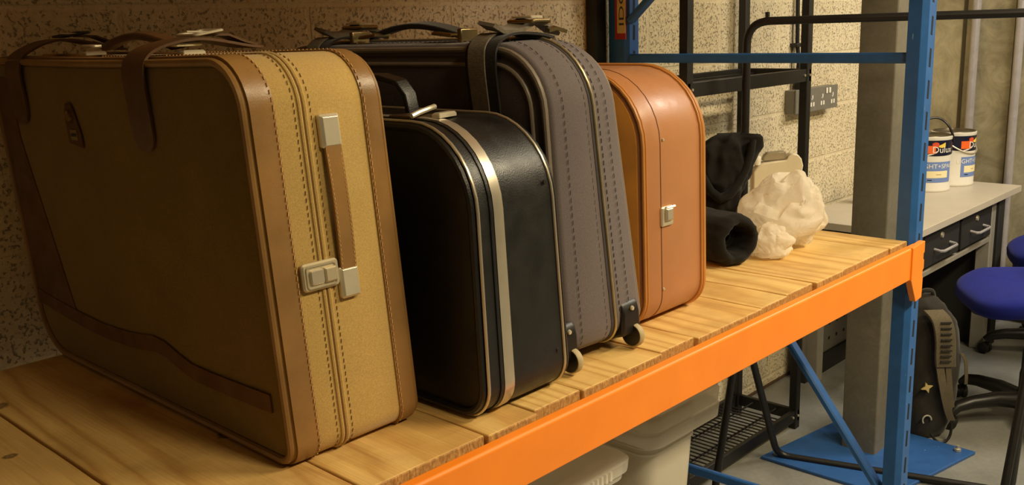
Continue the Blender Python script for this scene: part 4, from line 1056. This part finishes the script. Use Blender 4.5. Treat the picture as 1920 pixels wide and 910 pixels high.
# ------------------------------------------------------------------ storage tubs under the shelf
def tub(x0, x1, y0, y1, z0, h, label, lid=False, rim=.042):
    t = thing('storage_tub', label, 'storage box', ((x0+x1)/2,(y0+y1)/2,z0), 'clear plastic tubs under the shelf')
    tp = .05
    def ring(e, z, r=.035): return [Vector((a,b,z)) for a,b in rrect(x0-e,x1+e,y0-e,y1+e,r,5)]
    mb = MB()
    mb.rings([ring(-.045,z0+.004),ring(-.04,z0),ring(-.034,z0+.01),ring(-.012,z0+h*.6),ring(0,z0+h-.05),ring(.0,z0+h-.035),ring(rim,z0+h-.034),ring(rim+.002,z0+h-.006),ring(rim-.002,z0+h),ring(.004,z0+h),ring(-.004,z0+h-.01),ring(-.016,z0+h*.6),ring(-.038,z0+.014)], True, True)
    mb.build('tub', M['tub'], t, angle=50)
    rb = MB()
    for k in range(3): 
        zz = z0+h-.045-.016*k
        rb.tube(ring(.002-.001*k,zz), .0025, 6, closed=True)
    rb.build('rim_ribs', M['tub_lid'], t)
    if lid:
        lm = MB(); zt = z0+h
        lm.rings([ring(rim+.008,zt-.018),ring(rim+.010,zt+.004),ring(rim+.006,zt+.008),ring(rim-.014,zt+.008),ring(rim-.02,zt+.002),ring(-.02,zt+.002)], False, True)
        l = lm.build('lid', M['tub_lid'], t)
        rb = MB(); n = 22
        for k in range(n):
            x = x0+.03+(x1-x0-.06)*k/(n-1); rb.box((x-.003,y0-rim-.013,zt-.016),(x+.003,y0-rim-.009,zt+.003))
        rb.build('lid_ribs', M['tub_lid'], l)
        rb = MB().box((x1+rim-.03,y0+.15,zt-.03),(x1+rim+.016,y0+.25,zt+.012)).build('lid_clip', M['tub_lid'], l, bevel=.003)
    return t
tub(1.605,1.80,1.14,1.52,.0,.70,'tall clear plastic tub under the shelf, outermost of the nested stack')
tub(1.605,1.80,1.14,1.52,.038,.70,'clear plastic tub nested second in the stack under the shelf')
tt = tub(1.605,1.80,1.14,1.52,.076,.70,'topmost clear plastic tub of the nested stack under the shelf')
MB().box((1.80,1.094,.755),(1.832,1.0985,.770)).build('dark_label', M['drawer'], tt)
tub(1.02,1.365,1.09,1.5,.0,.725,'lidded clear plastic tub under the shelf below the black suitcase', True)
rd = loft((1.10,1.14), [(.735,-.05,.05,.05,0),(.75,-.055,.055,.055,0),(.775,-.05,.05,.05,0),(.79,-.03,.035,.03,0)], 16, 40, cloth_disp(.004,18), 3)
ro = rd.build('red_cloth', M['red'], loc=(1.1,1.14,.735), angle=80)
tag(ro, 'folded dark red cloth on the lidded tub under the shelf', 'cloth')

# ------------------------------------------------------------------ light
def area(name, loc, rot, sx, sy, e, col):
    l = bpy.data.lights.new(name, 'AREA'); l.shape = 'RECTANGLE'; l.size = sx; l.size_y = sy; l.energy = e; l.color = col
    o = bpy.data.objects.new(name, l); C.objects.link(o); o.location = loc; o.rotation_euler = rot; return o
area('ceiling_light', (2.6,-.75,2.85), (0,0,0), 1.5, .25, 100, (1,.835,.54))
area('ceiling_light', (.95,-.9,2.85), (0,0,0), .5, .25, 42, (1,.82,.50))
area('ceiling_light', (4.3,.1,2.85), (0,0,0), 1.2, .25, 60, (1,.92,.78))
w = bpy.data.worlds.new('World'); bpy.context.scene.world = w; w.use_nodes = True
w.node_tree.nodes['Background'].inputs[0].default_value = (1,.82,.45,1); w.node_tree.nodes['Background'].inputs[1].default_value = .05
vs_ = bpy.context.scene.view_settings; vs_.view_transform = 'Standard'; vs_.look = 'None'; vs_.exposure = 0.0; vs_.gamma = 1.0
